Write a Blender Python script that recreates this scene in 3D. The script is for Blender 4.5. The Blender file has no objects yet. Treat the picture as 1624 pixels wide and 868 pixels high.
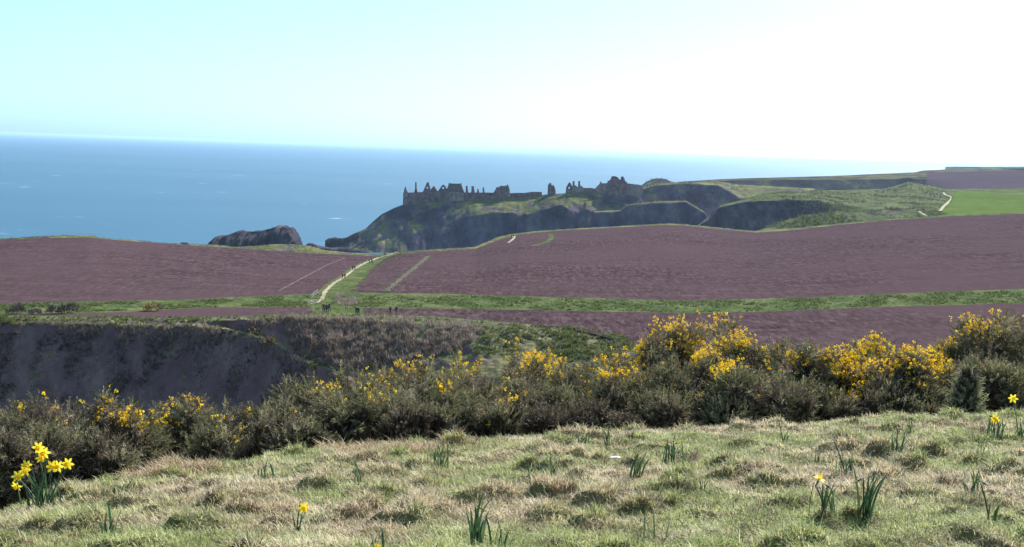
import bpy, math, random
import numpy as np
from mathutils import Matrix, Vector
from mathutils.geometry import tessellate_polygon
random.seed(4); rng = np.random.default_rng(4)
S = bpy.context.scene; COL = S.collection
# ------------------------------------------------------------------ camera
W0, H0, F = 1624.0, 868.0, 1741.0
CAMZ = 92.0; PITCH = math.radians(6.47); ROLL = math.radians(1.9)
R3 = Matrix.Rotation(math.pi/2-PITCH, 3, 'X') @ Matrix.Rotation(ROLL, 3, 'Z')
cd = bpy.data.cameras.new('camera'); cam = bpy.data.objects.new('camera', cd); COL.objects.link(cam)
cam.matrix_world = Matrix.Translation((0, 0, CAMZ)) @ R3.to_4x4()
cd.sensor_width = 36; cd.lens = 36*F/W0; cd.clip_start = .1; cd.clip_end = 300000
S.camera = cam
# ------------------------------------------------------------------ light
SUN_AZ, SUN_EL = math.radians(36), math.radians(37)       # azimuth to the right of the view
sd = Vector((math.sin(SUN_AZ)*math.cos(SUN_EL), math.cos(SUN_AZ)*math.cos(SUN_EL), math.sin(SUN_EL)))
sl = bpy.data.lights.new('sun', 'SUN'); sun = bpy.data.objects.new('sun', sl); COL.objects.link(sun)
sl.energy = 5.0; sl.angle = math.radians(.5); sl.color = (1, .95, .87)
sun.rotation_euler = sd.to_track_quat('Z', 'Y').to_euler(); sun.location = (0, 0, 300)
wd = bpy.data.worlds.new('World'); S.world = wd; wd.use_nodes = True
nt = wd.node_tree; bg = nt.nodes['Background']
sky = nt.nodes.new('ShaderNodeTexSky'); sky.sky_type = 'NISHITA'; sky.sun_disc = False
sky.sun_elevation = SUN_EL; sky.sun_rotation = SUN_AZ; sky.altitude = 90
sky.air_density = .8; sky.dust_density = 1.0; sky.ozone_density = 1.0
tn = nt.nodes.new('ShaderNodeMix'); tn.data_type = 'RGBA'; tn.blend_type = 'MULTIPLY'; tn.inputs[0].default_value = 1
tn.inputs[7].default_value = (.85, .95, 1.0, 1)
bw = nt.nodes.new('ShaderNodeRGBToBW'); nt.links.new(sky.outputs[0], bw.inputs[0])
cy = nt.nodes.new('ShaderNodeMix'); cy.data_type = 'RGBA'; cy.blend_type = 'MULTIPLY'; cy.inputs[0].default_value = 1; cy.inputs[7].default_value = (.56, 1.0, 1.16, 1)
ma = nt.nodes.new('ShaderNodeMath'); ma.operation = 'MULTIPLY_ADD'; ma.inputs[1].default_value = .75; ma.inputs[2].default_value = 2.7; nt.links.new(bw.outputs[0], ma.inputs[0]); nt.links.new(ma.outputs[0], cy.inputs[6]); bl = nt.nodes.new('ShaderNodeMix'); bl.data_type = 'RGBA'; bl.inputs[0].default_value = .7
nt.links.new(sky.outputs[0], tn.inputs[6]); nt.links.new(tn.outputs[2], bl.inputs[6]); nt.links.new(cy.outputs[2], bl.inputs[7]); nt.links.new(bl.outputs[2], bg.inputs[0])
bg.inputs[1].default_value = .092
S.view_settings.view_transform = 'Standard'; S.view_settings.look = 'None'
S.view_settings.exposure = .9; S.view_settings.gamma = 1
HAZE_DENSITY = 4.2e-5
try:
    S.cycles.volume_bounces = 1; S.cycles.max_bounces = 6; S.cycles.transparent_max_bounces = 6
except Exception: pass
# ------------------------------------------------------------------ helpers
def ray(px, py):
    v = R3 @ Vector(((px-W0/2)/F, -(py-H0/2)/F, -1)); return v.x/v.y, v.z/v.y
Rn = np.array(R3)
def project(P):
    q = (P-np.array([0, 0, CAMZ])) @ Rn
    return W0/2+F*q[:, 0]/-q[:, 2], H0/2-F*q[:, 1]/-q[:, 2]
def pt(px, py, d):
    u, w = ray(px, py); return Vector((u*d, d, CAMZ+w*d))
_perm = rng.permutation(1024).astype(np.int64)
_g = rng.normal(size=(1024, 3)); _g /= np.linalg.norm(_g, axis=1)[:, None]
def noise3(p):
    p = np.asarray(p, float); i = np.floor(p).astype(np.int64); f = p-i
    s = f*f*f*(f*(f*6-15)+10); out = 0
    for dx in (0, 1):
        for dy in (0, 1):
            for dz in (0, 1):
                h = _perm[(_perm[(_perm[(i[..., 0]+dx) & 1023]+i[..., 1]+dy) & 1023]+i[..., 2]+dz) & 1023]
                d = (_g[h]*(f-np.array([dx, dy, dz]))).sum(-1)
                wx = s[..., 0] if dx else 1-s[..., 0]; wy = s[..., 1] if dy else 1-s[..., 1]; wz = s[..., 2] if dz else 1-s[..., 2]
                out = out+d*wx*wy*wz
    return out*1.6
def fbm(x, y, z, sc, oc=3):
    P = np.stack([np.broadcast_to(x, np.broadcast(x, y, z).shape), np.broadcast_to(y, np.broadcast(x, y, z).shape), np.broadcast_to(z, np.broadcast(x, y, z).shape)], -1)/sc
    o = 0; a = 1
    for k in range(oc): o = o+a*noise3(P*2**k+17.3*k); a *= .5
    return o
def tag(o, label=None, cat=None, group=None, kind=None):
    if label: o['label'] = label
    if cat: o['category'] = cat
    if group: o['group'] = group
    if kind: o['kind'] = kind
    return o
def mesh_np(name, V, Fc, mat=None, parent=None, smooth=False, attrs=None, loc=None):
    V = np.asarray(V, np.float32); Fc = np.asarray(Fc, np.int32); k = Fc.shape[1]
    m = bpy.data.meshes.new(name); m.vertices.add(len(V)); m.vertices.foreach_set('co', V.ravel())
    m.loops.add(Fc.size); m.loops.foreach_set('vertex_index', Fc.ravel())
    m.polygons.add(len(Fc)); m.polygons.foreach_set('loop_start', np.arange(0, Fc.size, k, dtype=np.int32))
    try: m.polygons.foreach_set('loop_total', np.full(len(Fc), k, np.int32))
    except Exception: pass
    if smooth: m.polygons.foreach_set('use_smooth', np.ones(len(Fc), bool))
    for an, av in (attrs or {}).items():
        a = m.attributes.new(an, 'FLOAT', 'POINT'); a.data.foreach_set('value', np.asarray(av, np.float32))
    m.update(calc_edges=True)
    if mat: m.materials.append(mat)
    o = bpy.data.objects.new(name, m); COL.objects.link(o)
    if parent: o.parent = parent
    if loc is not None: o.location = loc
    return o
def empty(name, loc, rz=0):
    o = bpy.data.objects.new(name, None); COL.objects.link(o); o.location = loc; o.rotation_euler = (0, 0, rz)
    o.empty_display_size = .2; return o
class MB:
    def __init__(s): s.v = []; s.f = []
    def add(s, v, f):
        b = len(s.v); s.v += [tuple(q) for q in v]; s.f += [tuple(i+b for i in q) for q in f]
    def box(s, c, d, M=None):
        v = [Vector((c[0]+sx*d[0]/2, c[1]+sy*d[1]/2, c[2]+sz*d[2]/2)) for sx in (-1, 1) for sy in (-1, 1) for sz in (-1, 1)]
        if M: v = [M @ q for q in v]
        s.add(v, [(0, 1, 3, 2), (4, 6, 7, 5), (0, 4, 5, 1), (2, 3, 7, 6), (0, 2, 6, 4), (1, 5, 7, 3)])
    def prism(s, loops, y0, y1, M=None):
        """outline (x,z) with optional hole loops, extruded from y0 to y1"""
        tri = tessellate_polygon([[Vector((x, z, 0)) for x, z in L] for L in loops])
        flat = [p for L in loops for p in L]; n = len(flat)
        v = [Vector((x, y0, z)) for x, z in flat]+[Vector((x, y1, z)) for x, z in flat]
        if M: v = [M @ q for q in v]
        f = [t for t in tri]+[tuple(i+n for i in reversed(t)) for t in tri]; b = 0
        for L in loops:
            k = len(L)
            for i in range(k): f.append((b+i, b+(i+1) % k, b+(i+1) % k+n, b+i+n))
            b += k
        s.add(v, f)
    def tube(s, pts, rads, n=6, cap=True):
        pts = [Vector(p) for p in pts]; b = []; rings = []
        for i, p in enumerate(pts):
            t = (pts[min(i+1, len(pts)-1)]-pts[max(i-1, 0)]).normalized()
            a = t.cross(Vector((0, 0, 1)) if abs(t.z) < .9 else Vector((1, 0, 0))).normalized(); c = t.cross(a)
            r = rads[i] if hasattr(rads, '__len__') else rads
            rings.append([p+a*math.cos(2*math.pi*k/n)*r+c*math.sin(2*math.pi*k/n)*r for k in range(n)])
        v = [q for r in rings for q in r]; f = []
        for i in range(len(pts)-1):
            for k in range(n): f.append((i*n+k, i*n+(k+1) % n, (i+1)*n+(k+1) % n, (i+1)*n+k))
        if cap: f.append(tuple(range(n))[::-1]); f.append(tuple(range((len(pts)-1)*n, len(pts)*n)))
        s.add(v, f)
    def build(s, name, mat, parent=None, smooth=False, loc=None):
        m = bpy.data.meshes.new(name); m.from_pydata(s.v, [], s.f); m.materials.append(mat)
        if smooth: m.polygons.foreach_set('use_smooth', [True]*len(m.polygons))
        m.update(); o = bpy.data.objects.new(name, m); COL.objects.link(o)
        if parent: o.parent = parent
        if loc is not None: o.location = loc
        return o
# ------------------------------------------------------------------ materials
def newmat(name):
    m = bpy.data.materials.new(name); m.use_nodes = True; t = m.node_tree; t.nodes.clear()
    o = t.nodes.new('ShaderNodeOutputMaterial'); return m, t, o
def N(t, ty, **k):
    n = t.nodes.new(ty)
    for a, b in k.items(): setattr(n, a, b)
    return n
def ramp(t, fac, stops):
    r = N(t, 'ShaderNodeValToRGB'); e = r.color_ramp.elements
    e[0].position = stops[0][0]; e[0].color = (*stops[0][1], 1); e[1].position = stops[-1][0]; e[1].color = (*stops[-1][1], 1)
    for p, c in stops[1:-1]:
        q = e.new(p); q.color = (*c, 1)
    t.links.new(fac, r.inputs[0]); return r.outputs[0]
def noise(t, scale, detail=4, rough=.55, co=None, mapscale=None, dist=0):
    n = N(t, 'ShaderNodeTexNoise'); n.inputs['Scale'].default_value = scale; n.inputs['Detail'].default_value = detail
    n.inputs['Roughness'].default_value = rough; n.inputs['Distortion'].default_value = dist
    if co is None:
        co = N(t, 'ShaderNodeNewGeometry').outputs['Position']
    if mapscale:
        mp = N(t, 'ShaderNodeMapping'); mp.inputs['Scale'].default_value = mapscale[:3]
        if len(mapscale) > 3: mp.inputs['Rotation'].default_value = (0, 0, mapscale[3])
        t.links.new(co, mp.inputs[0]); co = mp.outputs[0]
    t.links.new(co, n.inputs['Vector']); return n.outputs[0]
def mix(t, fac, a, b, mode='MIX'):
    m = N(t, 'ShaderNodeMix', data_type='RGBA', blend_type=mode)
    for s, v in ((0, fac), (6, a), (7, b)):
        if hasattr(v, 'links'): t.links.new(v, m.inputs[s])
        else: m.inputs[s].default_value = v if s == 0 else (*v, 1)
    return m.outputs[2]
def mathn(t, op, a, b=0, clamp=False):
    m = N(t, 'ShaderNodeMath', operation=op, use_clamp=clamp)
    for s, v in ((0, a), (1, b)):
        if hasattr(v, 'links'): t.links.new(v, m.inputs[s])
        else: m.inputs[s].default_value = v
    return m.outputs[0]
def smooth_range(t, v, a, b):
    m = N(t, 'ShaderNodeMapRange'); m.inputs[1].default_value = a; m.inputs[2].default_value = b
    t.links.new(v, m.inputs[0]); return m.outputs[0]
def surf(t, o, col, rough=.9, bump=None, dist=.1, strength=.6, spec=.2):
    p = N(t, 'ShaderNodeBsdfPrincipled'); p.inputs['Roughness'].default_value = rough; p.inputs['Specular IOR Level'].default_value = spec
    if hasattr(col, 'links'): t.links.new(col, p.inputs[0])
    else: p.inputs[0].default_value = (*col, 1)
    if bump is not None:
        b = N(t, 'ShaderNodeBump'); b.inputs['Distance'].default_value = dist; b.inputs['Strength'].default_value = strength
        t.links.new(bump, b.inputs['Height']); t.links.new(b.outputs[0], p.inputs['Normal'])
    t.links.new(p.outputs[0], o.inputs[0]); return p
def leafy(name, stops, trans=.35, rough=.6, spec=.15, patch=None, tcol=(1.1, 1.1, .7)):
    """leaf-like material: colour from per-point 'tint', light passes through"""
    m, t, o = newmat(name); a = N(t, 'ShaderNodeAttribute', attribute_name='tint')
    c = ramp(t, a.outputs['Fac'], stops)
    if patch:
        sc, st2, lo, hi = patch
        c2 = ramp(t, a.outputs['Fac'], st2); f = smooth_range(t, noise(t, sc, 4, .6), lo, hi); c = mix(t, f, c, c2)
    p = N(t, 'ShaderNodeBsdfPrincipled'); p.inputs['Roughness'].default_value = rough; p.inputs['Specular IOR Level'].default_value = spec
    t.links.new(c, p.inputs[0]); tr = N(t, 'ShaderNodeBsdfTranslucent'); t.links.new(mix(t, 1, c, tcol, 'MULTIPLY'), tr.inputs[0])
    mx = N(t, 'ShaderNodeMixShader'); mx.inputs[0].default_value = trans
    t.links.new(p.outputs[0], mx.inputs[1]); t.links.new(tr.outputs[0], mx.inputs[2]); t.links.new(mx.outputs[0], o.inputs[0]); return m
def plain(name, col, rough=.8, var=.25, sc=3, spec=.2):
    m, t, o = newmat(name); n = noise(t, sc, 5); c = tuple(col)
    surf(t, o, ramp(t, n, [(.3, tuple(x*(1-var) for x in c)), (.7, tuple(min(1, x*(1+var)) for x in c))]), rough, n, .02, .3, spec); return m
def land(name, grass, rock, lo=.55, hi=.8, gs=.03, streak=True, earth=None):
    """slope decides: grass on level ground, rock/scrub on steep faces"""
    m, t, o = newmat(name); g = N(t, 'ShaderNodeNewGeometry')
    sp = N(t, 'ShaderNodeSeparateXYZ'); t.links.new(g.outputs['Normal'], sp.inputs[0])
    n1 = noise(t, gs, 6, .62, g.outputs['Position']); n2 = noise(t, gs*9, 5, .65, g.outputs['Position'])
    gc = mix(t, .5, ramp(t, n1, [(.40, grass[0]), (.5, grass[1]), (.60, grass[2])]), ramp(t, n2, [(.40, grass[0]), (.5, grass[1]), (.60, grass[2])]))
    n3 = noise(t, gs*2.2, 7, .68, g.outputs['Position'], (1, 1, .35) if streak else None)
    rc = ramp(t, n3, [(.38, rock[0]), (.52, rock[1]), (.66, rock[2])])
    n4 = noise(t, gs*5, 6, .7, g.outputs['Position'], dist=.6); gc = mix(t, smooth_range(t, n4, .52, .6), gc, rc)
    s = mathn(t, 'ADD', sp.outputs[2], mathn(t, 'MULTIPLY', mathn(t, 'SUBTRACT', n3, .5), .9))
    f = smooth_range(t, s, lo, hi); c = mix(t, f, rc, gc)
    surf(t, o, c, .95, mathn(t, 'ADD', n3, mathn(t, 'MULTIPLY', n2, .4)), 4/(gs*100), .8, 0); return m
def soil(name, a, b, c3, rot=.1):
    m, t, o = newmat(name); g = N(t, 'ShaderNodeNewGeometry').outputs['Position']
    big = noise(t, .012, 4, .6, g); f1 = noise(t, 1.3, 6, .75, g, (1, .35, 1, rot)); f2 = noise(t, .35, 5, .7, g, (.12, 1.6, 1, rot))
    f3 = noise(t, .16, 7, .78, g, (.35, 1, 1, rot)); f4 = noise(t, .8, 4, .7, g, (1, .22, 1, rot))
    v = mathn(t, 'ADD', mathn(t, 'ADD', mathn(t, 'MULTIPLY', f1, .32), mathn(t, 'MULTIPLY', f2, .15)), mathn(t, 'ADD', mathn(t, 'MULTIPLY', f3, .18), mathn(t, 'MULTIPLY', f4, .35)))
    c = ramp(t, v, [(.41, a), (.5, b), (.59, c3)]); c = mix(t, smooth_range(t, big, .4, .68), c, tuple(x*1.22 for x in b))
    surf(t, o, c, 1, v, .25, .8, 0); return m
M = {}
M['soil'] = soil('ploughed_soil', (.026, .015, .018), (.064, .040, .047), (.122, .080, .090))
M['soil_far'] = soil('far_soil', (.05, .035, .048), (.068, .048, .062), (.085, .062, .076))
M['plateau'] = land('rough_grass', ((.04, .055, .022), (.09, .115, .042), (.17, .18, .085)), ((.042, .032, .048), (.08, .063, .088), (.13, .11, .12)), .82, .95, .06)
M['gully'] = land('gully_cover', ((.05, .06, .03), (.12, .12, .06), (.22, .2, .11)), ((.10, .064, .083), (.125, .084, .104), (.17, .12, .135)), .74, .9, .12)  # steep-face tones lifted towards purple, with the blue veil put into the colour
M['verge'] = land('verge_grass', ((.03, .05, .02), (.07, .10, .036), (.15, .15, .075)), ((.05, .06, .03), (.08, .09, .045), (.14, .13, .08)), .3, .6, .10, False)
M['cliff'] = land('cliff_rock', ((.05, .06, .03), (.12, .13, .055), (.22, .21, .1)), ((.05, .038, .062), (.09, .072, .108), (.16, .135, .16)), .80, .93, .022)  # bluish rock tones carry part of the distance haze in the base colour
M['rock'] = land('bare_rock', ((.05, .045, .05), (.09, .08, .09), (.16, .14, .14)), ((.022, .018, .026), (.042, .035, .05), (.085, .072, .08)), .9, 1.1, .05)
M['green'] = land('lush_field', ((.07, .10, .024), (.09, .125, .032), (.105, .145, .04)), ((.08, .13, .03), (.1, .15, .04), (.12, .17, .04)), .2, .4, .01, False)
M['farland'] = land('far_land', ((.07, .075, .04), (.11, .095, .06), (.14, .13, .07)), ((.03, .027, .03), (.05, .045, .05), (.08, .07, .07)), .93, .99, .01)
M['path'] = plain('path_dirt', (.31, .255, .18), .95, .4, .9)
M['stone'] = plain('ruin_stone', (.17, .11, .12), .95, .5, .35)
M['stone2'] = plain('ruin_stone_grey', (.25, .19, .19), .95, .4, .5)
M['slate'] = plain('roof_slate', (.10, .075, .08), 1, .3, .4)
M['wood'] = plain('weathered_wood', (.36, .33, .29), .9, .3, 2)
M['wire'] = plain('fence_wire', (.2, .2, .2), .5, .1, 2)
M['litter'] = plain('pale_litter', (.75, .73, .68), .6, .1, 20)
m, t, o = newmat('sea_water'); g = N(t, 'ShaderNodeNewGeometry').outputs['Position']
n1 = noise(t, .035, 6, .6, g, (.5, 1.4, 1, .3)); n2 = noise(t, .0011, 4, .6, g, (.35, 1.3, 1, .1)); n3 = noise(t, .045, 3, .5, g, (.35, 1.2, 1, .15)); n4 = noise(t, .006, 2, .5, g)
base = ramp(t, n2, [(.35, (.010, .072, .158)), (.65, (.018, .096, .19))])
foam = mathn(t, 'MULTIPLY', smooth_range(t, n3, .675, .72), smooth_range(t, n4, .5, .6))
p = surf(t, o, mix(t, foam, base, (.75, .8, .82)), .42, n1, 1.2, .55, .35); M['sea'] = m

m, t, o = newmat('turf'); g = N(t, 'ShaderNodeNewGeometry').outputs['Position']
a = N(t, 'ShaderNodeAttribute', attribute_name='mound')
n1 = noise(t, 1.3, 5, .6, g); n2 = noise(t, 40, 5, .7, g)
c = mix(t, smooth_range(t, n1, .42, .6), ramp(t, n2, [(.3, (.07, .07, .035)), (.7, (.18, .17, .08))]), ramp(t, n2, [(.3, (.09, .065, .04)), (.7, (.22, .17, .11))]))
surf(t, o, c, .95, n2, .02, .8, .1); M['turf'] = m
M['blade'] = leafy('grass_blades', [(0, (.11, .105, .05)), (.35, (.29, .325, .125)), (.7, (.49, .51, .235)), (1, (.78, .74, .5))], .38,
                   patch=(1.1, [(0, (.18, .12, .085)), (.35, (.52, .40, .29)), (.7, (.74, .61, .46)), (1, (.9, .8, .65))], .45, .6), tcol=(1, 1, .8))
M['straw'] = leafy('bleached_straw', [(0, (.2, .13, .09)), (.5, (.48, .35, .25)), (1, (.75, .62, .46))], .3)
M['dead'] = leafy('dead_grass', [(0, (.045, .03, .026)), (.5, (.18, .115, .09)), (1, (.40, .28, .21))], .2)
M['gorse'] = leafy('gorse_spines', [(0, (.055, .052, .034)), (.5, (.18, .172, .112)), (.8, (.33, .30, .20)), (1, (.48, .42, .30))], .3, patch=(2.2, [(0, (.055, .042, .038)), (.5, (.18, .14, .12)), (1, (.38, .30, .24))], .45, .62))
M['flower'] = leafy('gorse_petals', [(0, (.72, .42, .02)), (.5, (.92, .64, .03)), (1, (.98, .80, .08))], .35, tcol=(1, .9, .5))
M['twig'] = plain('gorse_wood', (.09, .068, .062), .95, .4, 20)
M['sage'] = leafy('sage_needles', [(0, (.09, .10, .07)), (.5, (.24, .26, .18)), (1, (.42, .44, .32))], .3)
M['inner'] = leafy('inner_twigs', [(0, (.04, .032, .03)), (.5, (.075, .06, .056)), (1, (.13, .105, .09))], .05)  # brown dead twigs, toned darker to paint in shade at the bush bases
M['brown'] = leafy('dead_bramble', [(0, (.05, .035, .03)), (.5, (.16, .12, .095)), (1, (.3, .23, .19))], .2)
M['scrub'] = leafy('bare_scrub_twigs', [(0, (.10, .075, .09)), (.5, (.25, .19, .21)), (1, (.46, .38, .38))], .35)
M['herb'] = leafy('coarse_grass', [(0, (.05, .07, .025)), (.5, (.12, .15, .055)), (1, (.24, .23, .12))], .3)
M['darkherb'] = leafy('dark_bushes', [(0, (.03, .022, .03)), (.5, (.07, .052, .065)), (1, (.15, .12, .12))], .2)
M['dleaf'] = leafy('daffodil_leaf', [(0, (.03, .06, .045)), (.6, (.06, .11, .075)), (1, (.13, .18, .11))], .3, .4, .4, tcol=(.9, 1.1, .5))
M['petal'] = leafy('daffodil_petal', [(0, (.88, .68, .04)), (1, (.96, .86, .12))], .4, .5, tcol=(1, .95, .5))
M['trumpet'] = leafy('daffodil_trumpet', [(0, (.88, .58, .02)), (1, (.95, .72, .04))], .35, .5, tcol=(1, .9, .4))
M['bud'] = leafy('papery_bud', [(0, (.35, .3, .17)), (1, (.55, .5, .3))], .3)
# ------------------------------------------------------------------ rows of terrain: every row is a line along the land at its own distance
def row(pts):
    """(px, py, depth) or (px, py, -drop below the eye); a tuple ('z', px, height, depth) gives the height outright"""
    A = []
    for q in pts:
        if q[0] == 'z':
            u, _ = ray(q[1], 430); A.append((u, q[3], q[2]))
        else:
            u, w = ray(q[0], q[1]); d = q[2] if q[2] > 0 else q[2]/w
            A.append((u, d, CAMZ+w*d))
    return np.array(sorted(A))
def blur(a, k):
    if k < 1: return a
    w = np.exp(-np.linspace(-2, 2, 2*k+1)**2); w /= w.sum()
    return np.convolve(np.pad(a, k, 'edge'), w, 'valid')
def loft(rows, subs, US, sm=3):
    """linear between rows -> grids of distance and height"""
    Ds, Zs = [], []
    R = [(blur(np.interp(US, r[:, 0], r[:, 1]), sm), blur(np.interp(US, r[:, 0], r[:, 2]), sm)) for r in rows]
    seg = []
    for i in range(len(R)-1):
        n = subs[i]
        for k in range(n):
            f = k/n; Ds.append(R[i][0]*(1-f)+R[i+1][0]*f); Zs.append(R[i][1]*(1-f)+R[i+1][1]*f); seg.append((i, f))
    Ds.append(R[-1][0]); Zs.append(R[-1][1]); seg.append((len(R)-1, 0)); return np.array(Ds), np.array(Zs), seg
def sheet(name, X, Y, Z, mat, rsel=None, mask=None, kind='structure', label=None, smooth=True):
    r0, r1 = rsel or (0, X.shape[0]-1)
    X, Y, Z = X[r0:r1+1], Y[r0:r1+1], Z[r0:r1+1]; nr, nc = X.shape
    idx = np.arange(nr*nc).reshape(nr, nc)
    Fc = np.stack([idx[:-1, :-1], idx[:-1, 1:], idx[1:, 1:], idx[1:, :-1]], -1).reshape(-1, 4)
    V = np.stack([X, Y, Z], -1).reshape(-1, 3)
    if mask is not None:
        mk = mask[r0:r1][:, :nc-1].reshape(-1); Fc = Fc[mk]
        used = np.unique(Fc); mp = np.zeros(len(V), np.int32); mp[used] = np.arange(len(used)); V = V[used]; Fc = mp[Fc]
    o = mesh_np(name, V, Fc, mat, smooth=smooth); tag(o, label, None, None, kind); return o
US = np.concatenate([np.linspace(-1.3, -.52, 70, endpoint=False), np.linspace(-.52, .52, 860), np.linspace(.52, 1.3, 71)[1:]])
G = []
G.append(row([('z', -1500, CAMZ-34, 60), ('z', 3000, CAMZ-34, 60)]))
G.append(row([('z', -1500, CAMZ-66, 140), ('z', 3000, CAMZ-60, 140)]))
G.append(row([('z', -1500, CAMZ-62, 180), ('z', 330, CAMZ-62, 182), ('z', 520, CAMZ-60, 172), ('z', 700, CAMZ-58, 165), ('z', 900, CAMZ-56, 165), ('z', 1100, CAMZ-52, 150), ('z', 3000, CAMZ-46, 110)]))
# front lip of the gully: left spur comes down to the right
G.append(row([(-600, 512, -35), (0, 512, -35), (75, 512, -35), (200, 516, -35), (300, 517, -35), (350, 521, -35), (400, 530, -35), (440, 545, -35.5), (475, 568, -36.5), (540, 592, -38), (600, 665, -44),
              (720, 660, -43), (760, 600, -39), (850, 590, -38), (950, 590, -37), (1200, 635, -34), (1624, 680, -31), (2300, 720, -25)]))
G.append(row([(-600, 509, -35), (0, 509, -35), (200, 512, -35), (320, 513, -35), (360, 522, 213), (400, 545, 210), (460, 590, 206), (540, 600, 202), (620, 600, 200), (720, 580, 198), (760, 560, 198),
              (850, 560, 200), (950, 566, -36), (1200, 610, -33.6), (1624, 650, -30.5), (2300, 690, -25)]))
G.append(row([(-600, 506, -35), (0, 505, -35), (200, 508, -35), (340, 509, -35), (450, 505, -35), (560, 507, -35), (650, 513, -35), (700, 517, -35), (770, 520, -35), (850, 516, -35.2), (950, 527, -35),
              (1000, 550, -34.7), (1100, 575, -34), (1300, 612, -32.5), (1624, 625, -30.5), (2300, 670, -25)]))
strip_lo = [(-600, 502, -35), (0, 500.5, -35), (166, 503, -35), (300, 505, -35), (400, 501, -35), (500, 497.5, -35.3), (560, 497, -35.6), (700, 503, -35.3), (900, 520, -35), (1000, 545, -34.6), (1200, 585, -33.3), (1400, 600, -32), (1624, 610, -30.6), (2300, 660, -25)]
G.append(row(strip_lo))
strip_hi = [(-600, 500, -35.3), (0, 498, -35.3), (144, 497, -35.3), (225, 494, -35.4), (320, 488.5, -35.6), (483, 487, -35.9), (560, 489, -35.9), (700, 489.5, -35.6), (900, 493, -35), (1100, 497, -34), (1200, 495, -33.2), (1400, 487, -31.8), (1624, 481, -30), (2300, 460, -24)]
G.append(row(strip_hi))
field_lo = [(-600, 485, -36), (0, 481.5, -36.3), (150, 478, -36.3), (300, 475, -36.3), (400, 470, -36.3), (490, 467, -36.3), (560, 464, -36), (700, 466, -35.6), (900, 472, -34.8), (1100, 477, -33.8), (1300, 471, -32.4), (1624, 458, -29.4), (2300, 430, -22)]
G.append(row(field_lo))
field_hi = [(-600, 388, 410), (0, 381, 430), (70, 377.5, 438), (140, 376.5, 440), (200, 382, 443), (280, 388, 445), (400, 395.5, 450), (500, 402, 455), (600, 406.5, 455), (640, 402, 460), (755, 394.5, 500), (796, 379, 545), (825, 372, 560), (880, 366.5, 590),
            (1060, 357, 640), (1090, 358.5, 650), (1159, 365.5, 640), (1198, 369, 620), (1256, 365.5, 620), (1400, 350, 650), (1507, 343.5, 650), (1624, 339, 650), (2300, 318, 660)]
fmid = []
G.append(row(field_hi))
top = [(-600, 386, 416), (0, 379, 436), (60, 375, 445), (100, 373, 447), (150, 374, 447), (160, 378, 447), (230, 382.5, 449), (250, 385, 450), (280, 386.5, 451), (340, 388, 455), (375, 392, 457), (420, 389, 459), (450, 387, 460), (490, 390, 461), (515, 397, 461), (560, 402, 461), (600, 404, 461),
       (640, 399, 470), (755, 391.5, 508), (790, 376, 552), (812, 371, 570), (860, 366, 600), (1060, 354.5, 650), (1090, 356, 660), (1159, 363, 650), (1198, 366.5, 630), (1256, 362.5, 632), (1400, 348, 660), (1507, 342, 660), (1624, 337.5, 660), (2300, 316, 670)]
G.append(row(top))
def off(pts, dd, dz): return np.array([[a[0], a[1]+dd, a[2]+dz] for a in row(pts)])
G.append(off(top, 12, -7)); g2 = off(top, 40, 0); g2[:, 2] = np.where(g2[:, 0] < .2, -3, 14); G.append(g2)
subs = [6, 10, 46, 22, 44, 12, 16, 34, 70, 10, 10, 14]
GD, GZ, seg = loft(G, subs, US, 2)
GX = US[None, :]*GD
si = np.array([s[0] for s in seg]); sf = np.array([s[1] for s in seg])
# how rough each belt is (metres)
amp = np.interp(si+sf, [0, 2, 2.4, 3, 4, 4.6, 5, 6, 7, 7.3, 7.8, 8, 8.05, 9, 9.2, 10, 10.3, 11, 12], [1, 2, 1.3, .25, .8, .8, .2, .05, .05, .4, .4, .06, .05, .05, .2, .25, .8, 2, 1])
GZ = GZ+amp[:, None]*fbm(GX, GD, GZ*0, 2.6, 3)*.8+(amp[:, None] > .7)*amp[:, None]*fbm(GX, GD, GZ*0+5, 11, 3)*.8
GD2 = GD+np.where((si+sf > 2.1) & (si+sf < 4.9), 1.2, 0)[:, None]*fbm(GX, GD*0, GZ, 5, 3)*(.6)
R0 = {k: int(np.argmax(si == k)) for k in range(len(G))}
def ground_z(x, y):
    u = x/y; j = np.clip(np.searchsorted(US, u)-1, 0, len(US)-2); f = (u-US[j])/(US[j+1]-US[j])
    zz = [np.interp(y, GD[:, k], GZ[:, k]) for k in (j, j+1)]; return zz[0]*(1-f)+zz[1]*f
def hit(px, py, dmin=150, dmax=2000):
    """where the line of sight through this spot first meets the ground beyond dmin"""
    u, w = ray(px, py); j = int(np.clip(np.searchsorted(US, u), 0, len(US)-1))
    d = GD[:, j]; ww = (GZ[:, j]-CAMZ)/d
    k = np.where((d[:-1] >= dmin) & (ww[:-1] < w) & (ww[1:] >= w))[0]
    if len(k) == 0: return None
    k = k[0]; f = (w-ww[k])/(ww[k+1]-ww[k]); dd = d[k]+(d[k+1]-d[k])*f
    return Vector((u*dd, dd, float(ground_z(u*dd, dd))))
colpx = np.array([812+F*u for u in US]); PXc = project(np.stack([GX, GD, GZ], -1).reshape(-1, 3))[0].reshape(GX.shape)
a6, a7, a8, a9 = R0[6], R0[7], R0[8], R0[9]
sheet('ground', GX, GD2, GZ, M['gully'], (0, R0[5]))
sheet('grass_bank', GX, GD, GZ, M['plateau'], (R0[5], a6))
stripmask = (PXc < 494) | (PXc > 575)
mk = PXc < 500; sheet('ploughed_field', GX, GD, GZ, M['soil'], (a6, a7), (PXc < 494))
sheet('ploughed_field', GX, GD, GZ, M['soil'], (a6, a7), (PXc > 575))
sheet('grass_bank', GX, GD, GZ, M['verge'], (a6, a7), ~stripmask)
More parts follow.
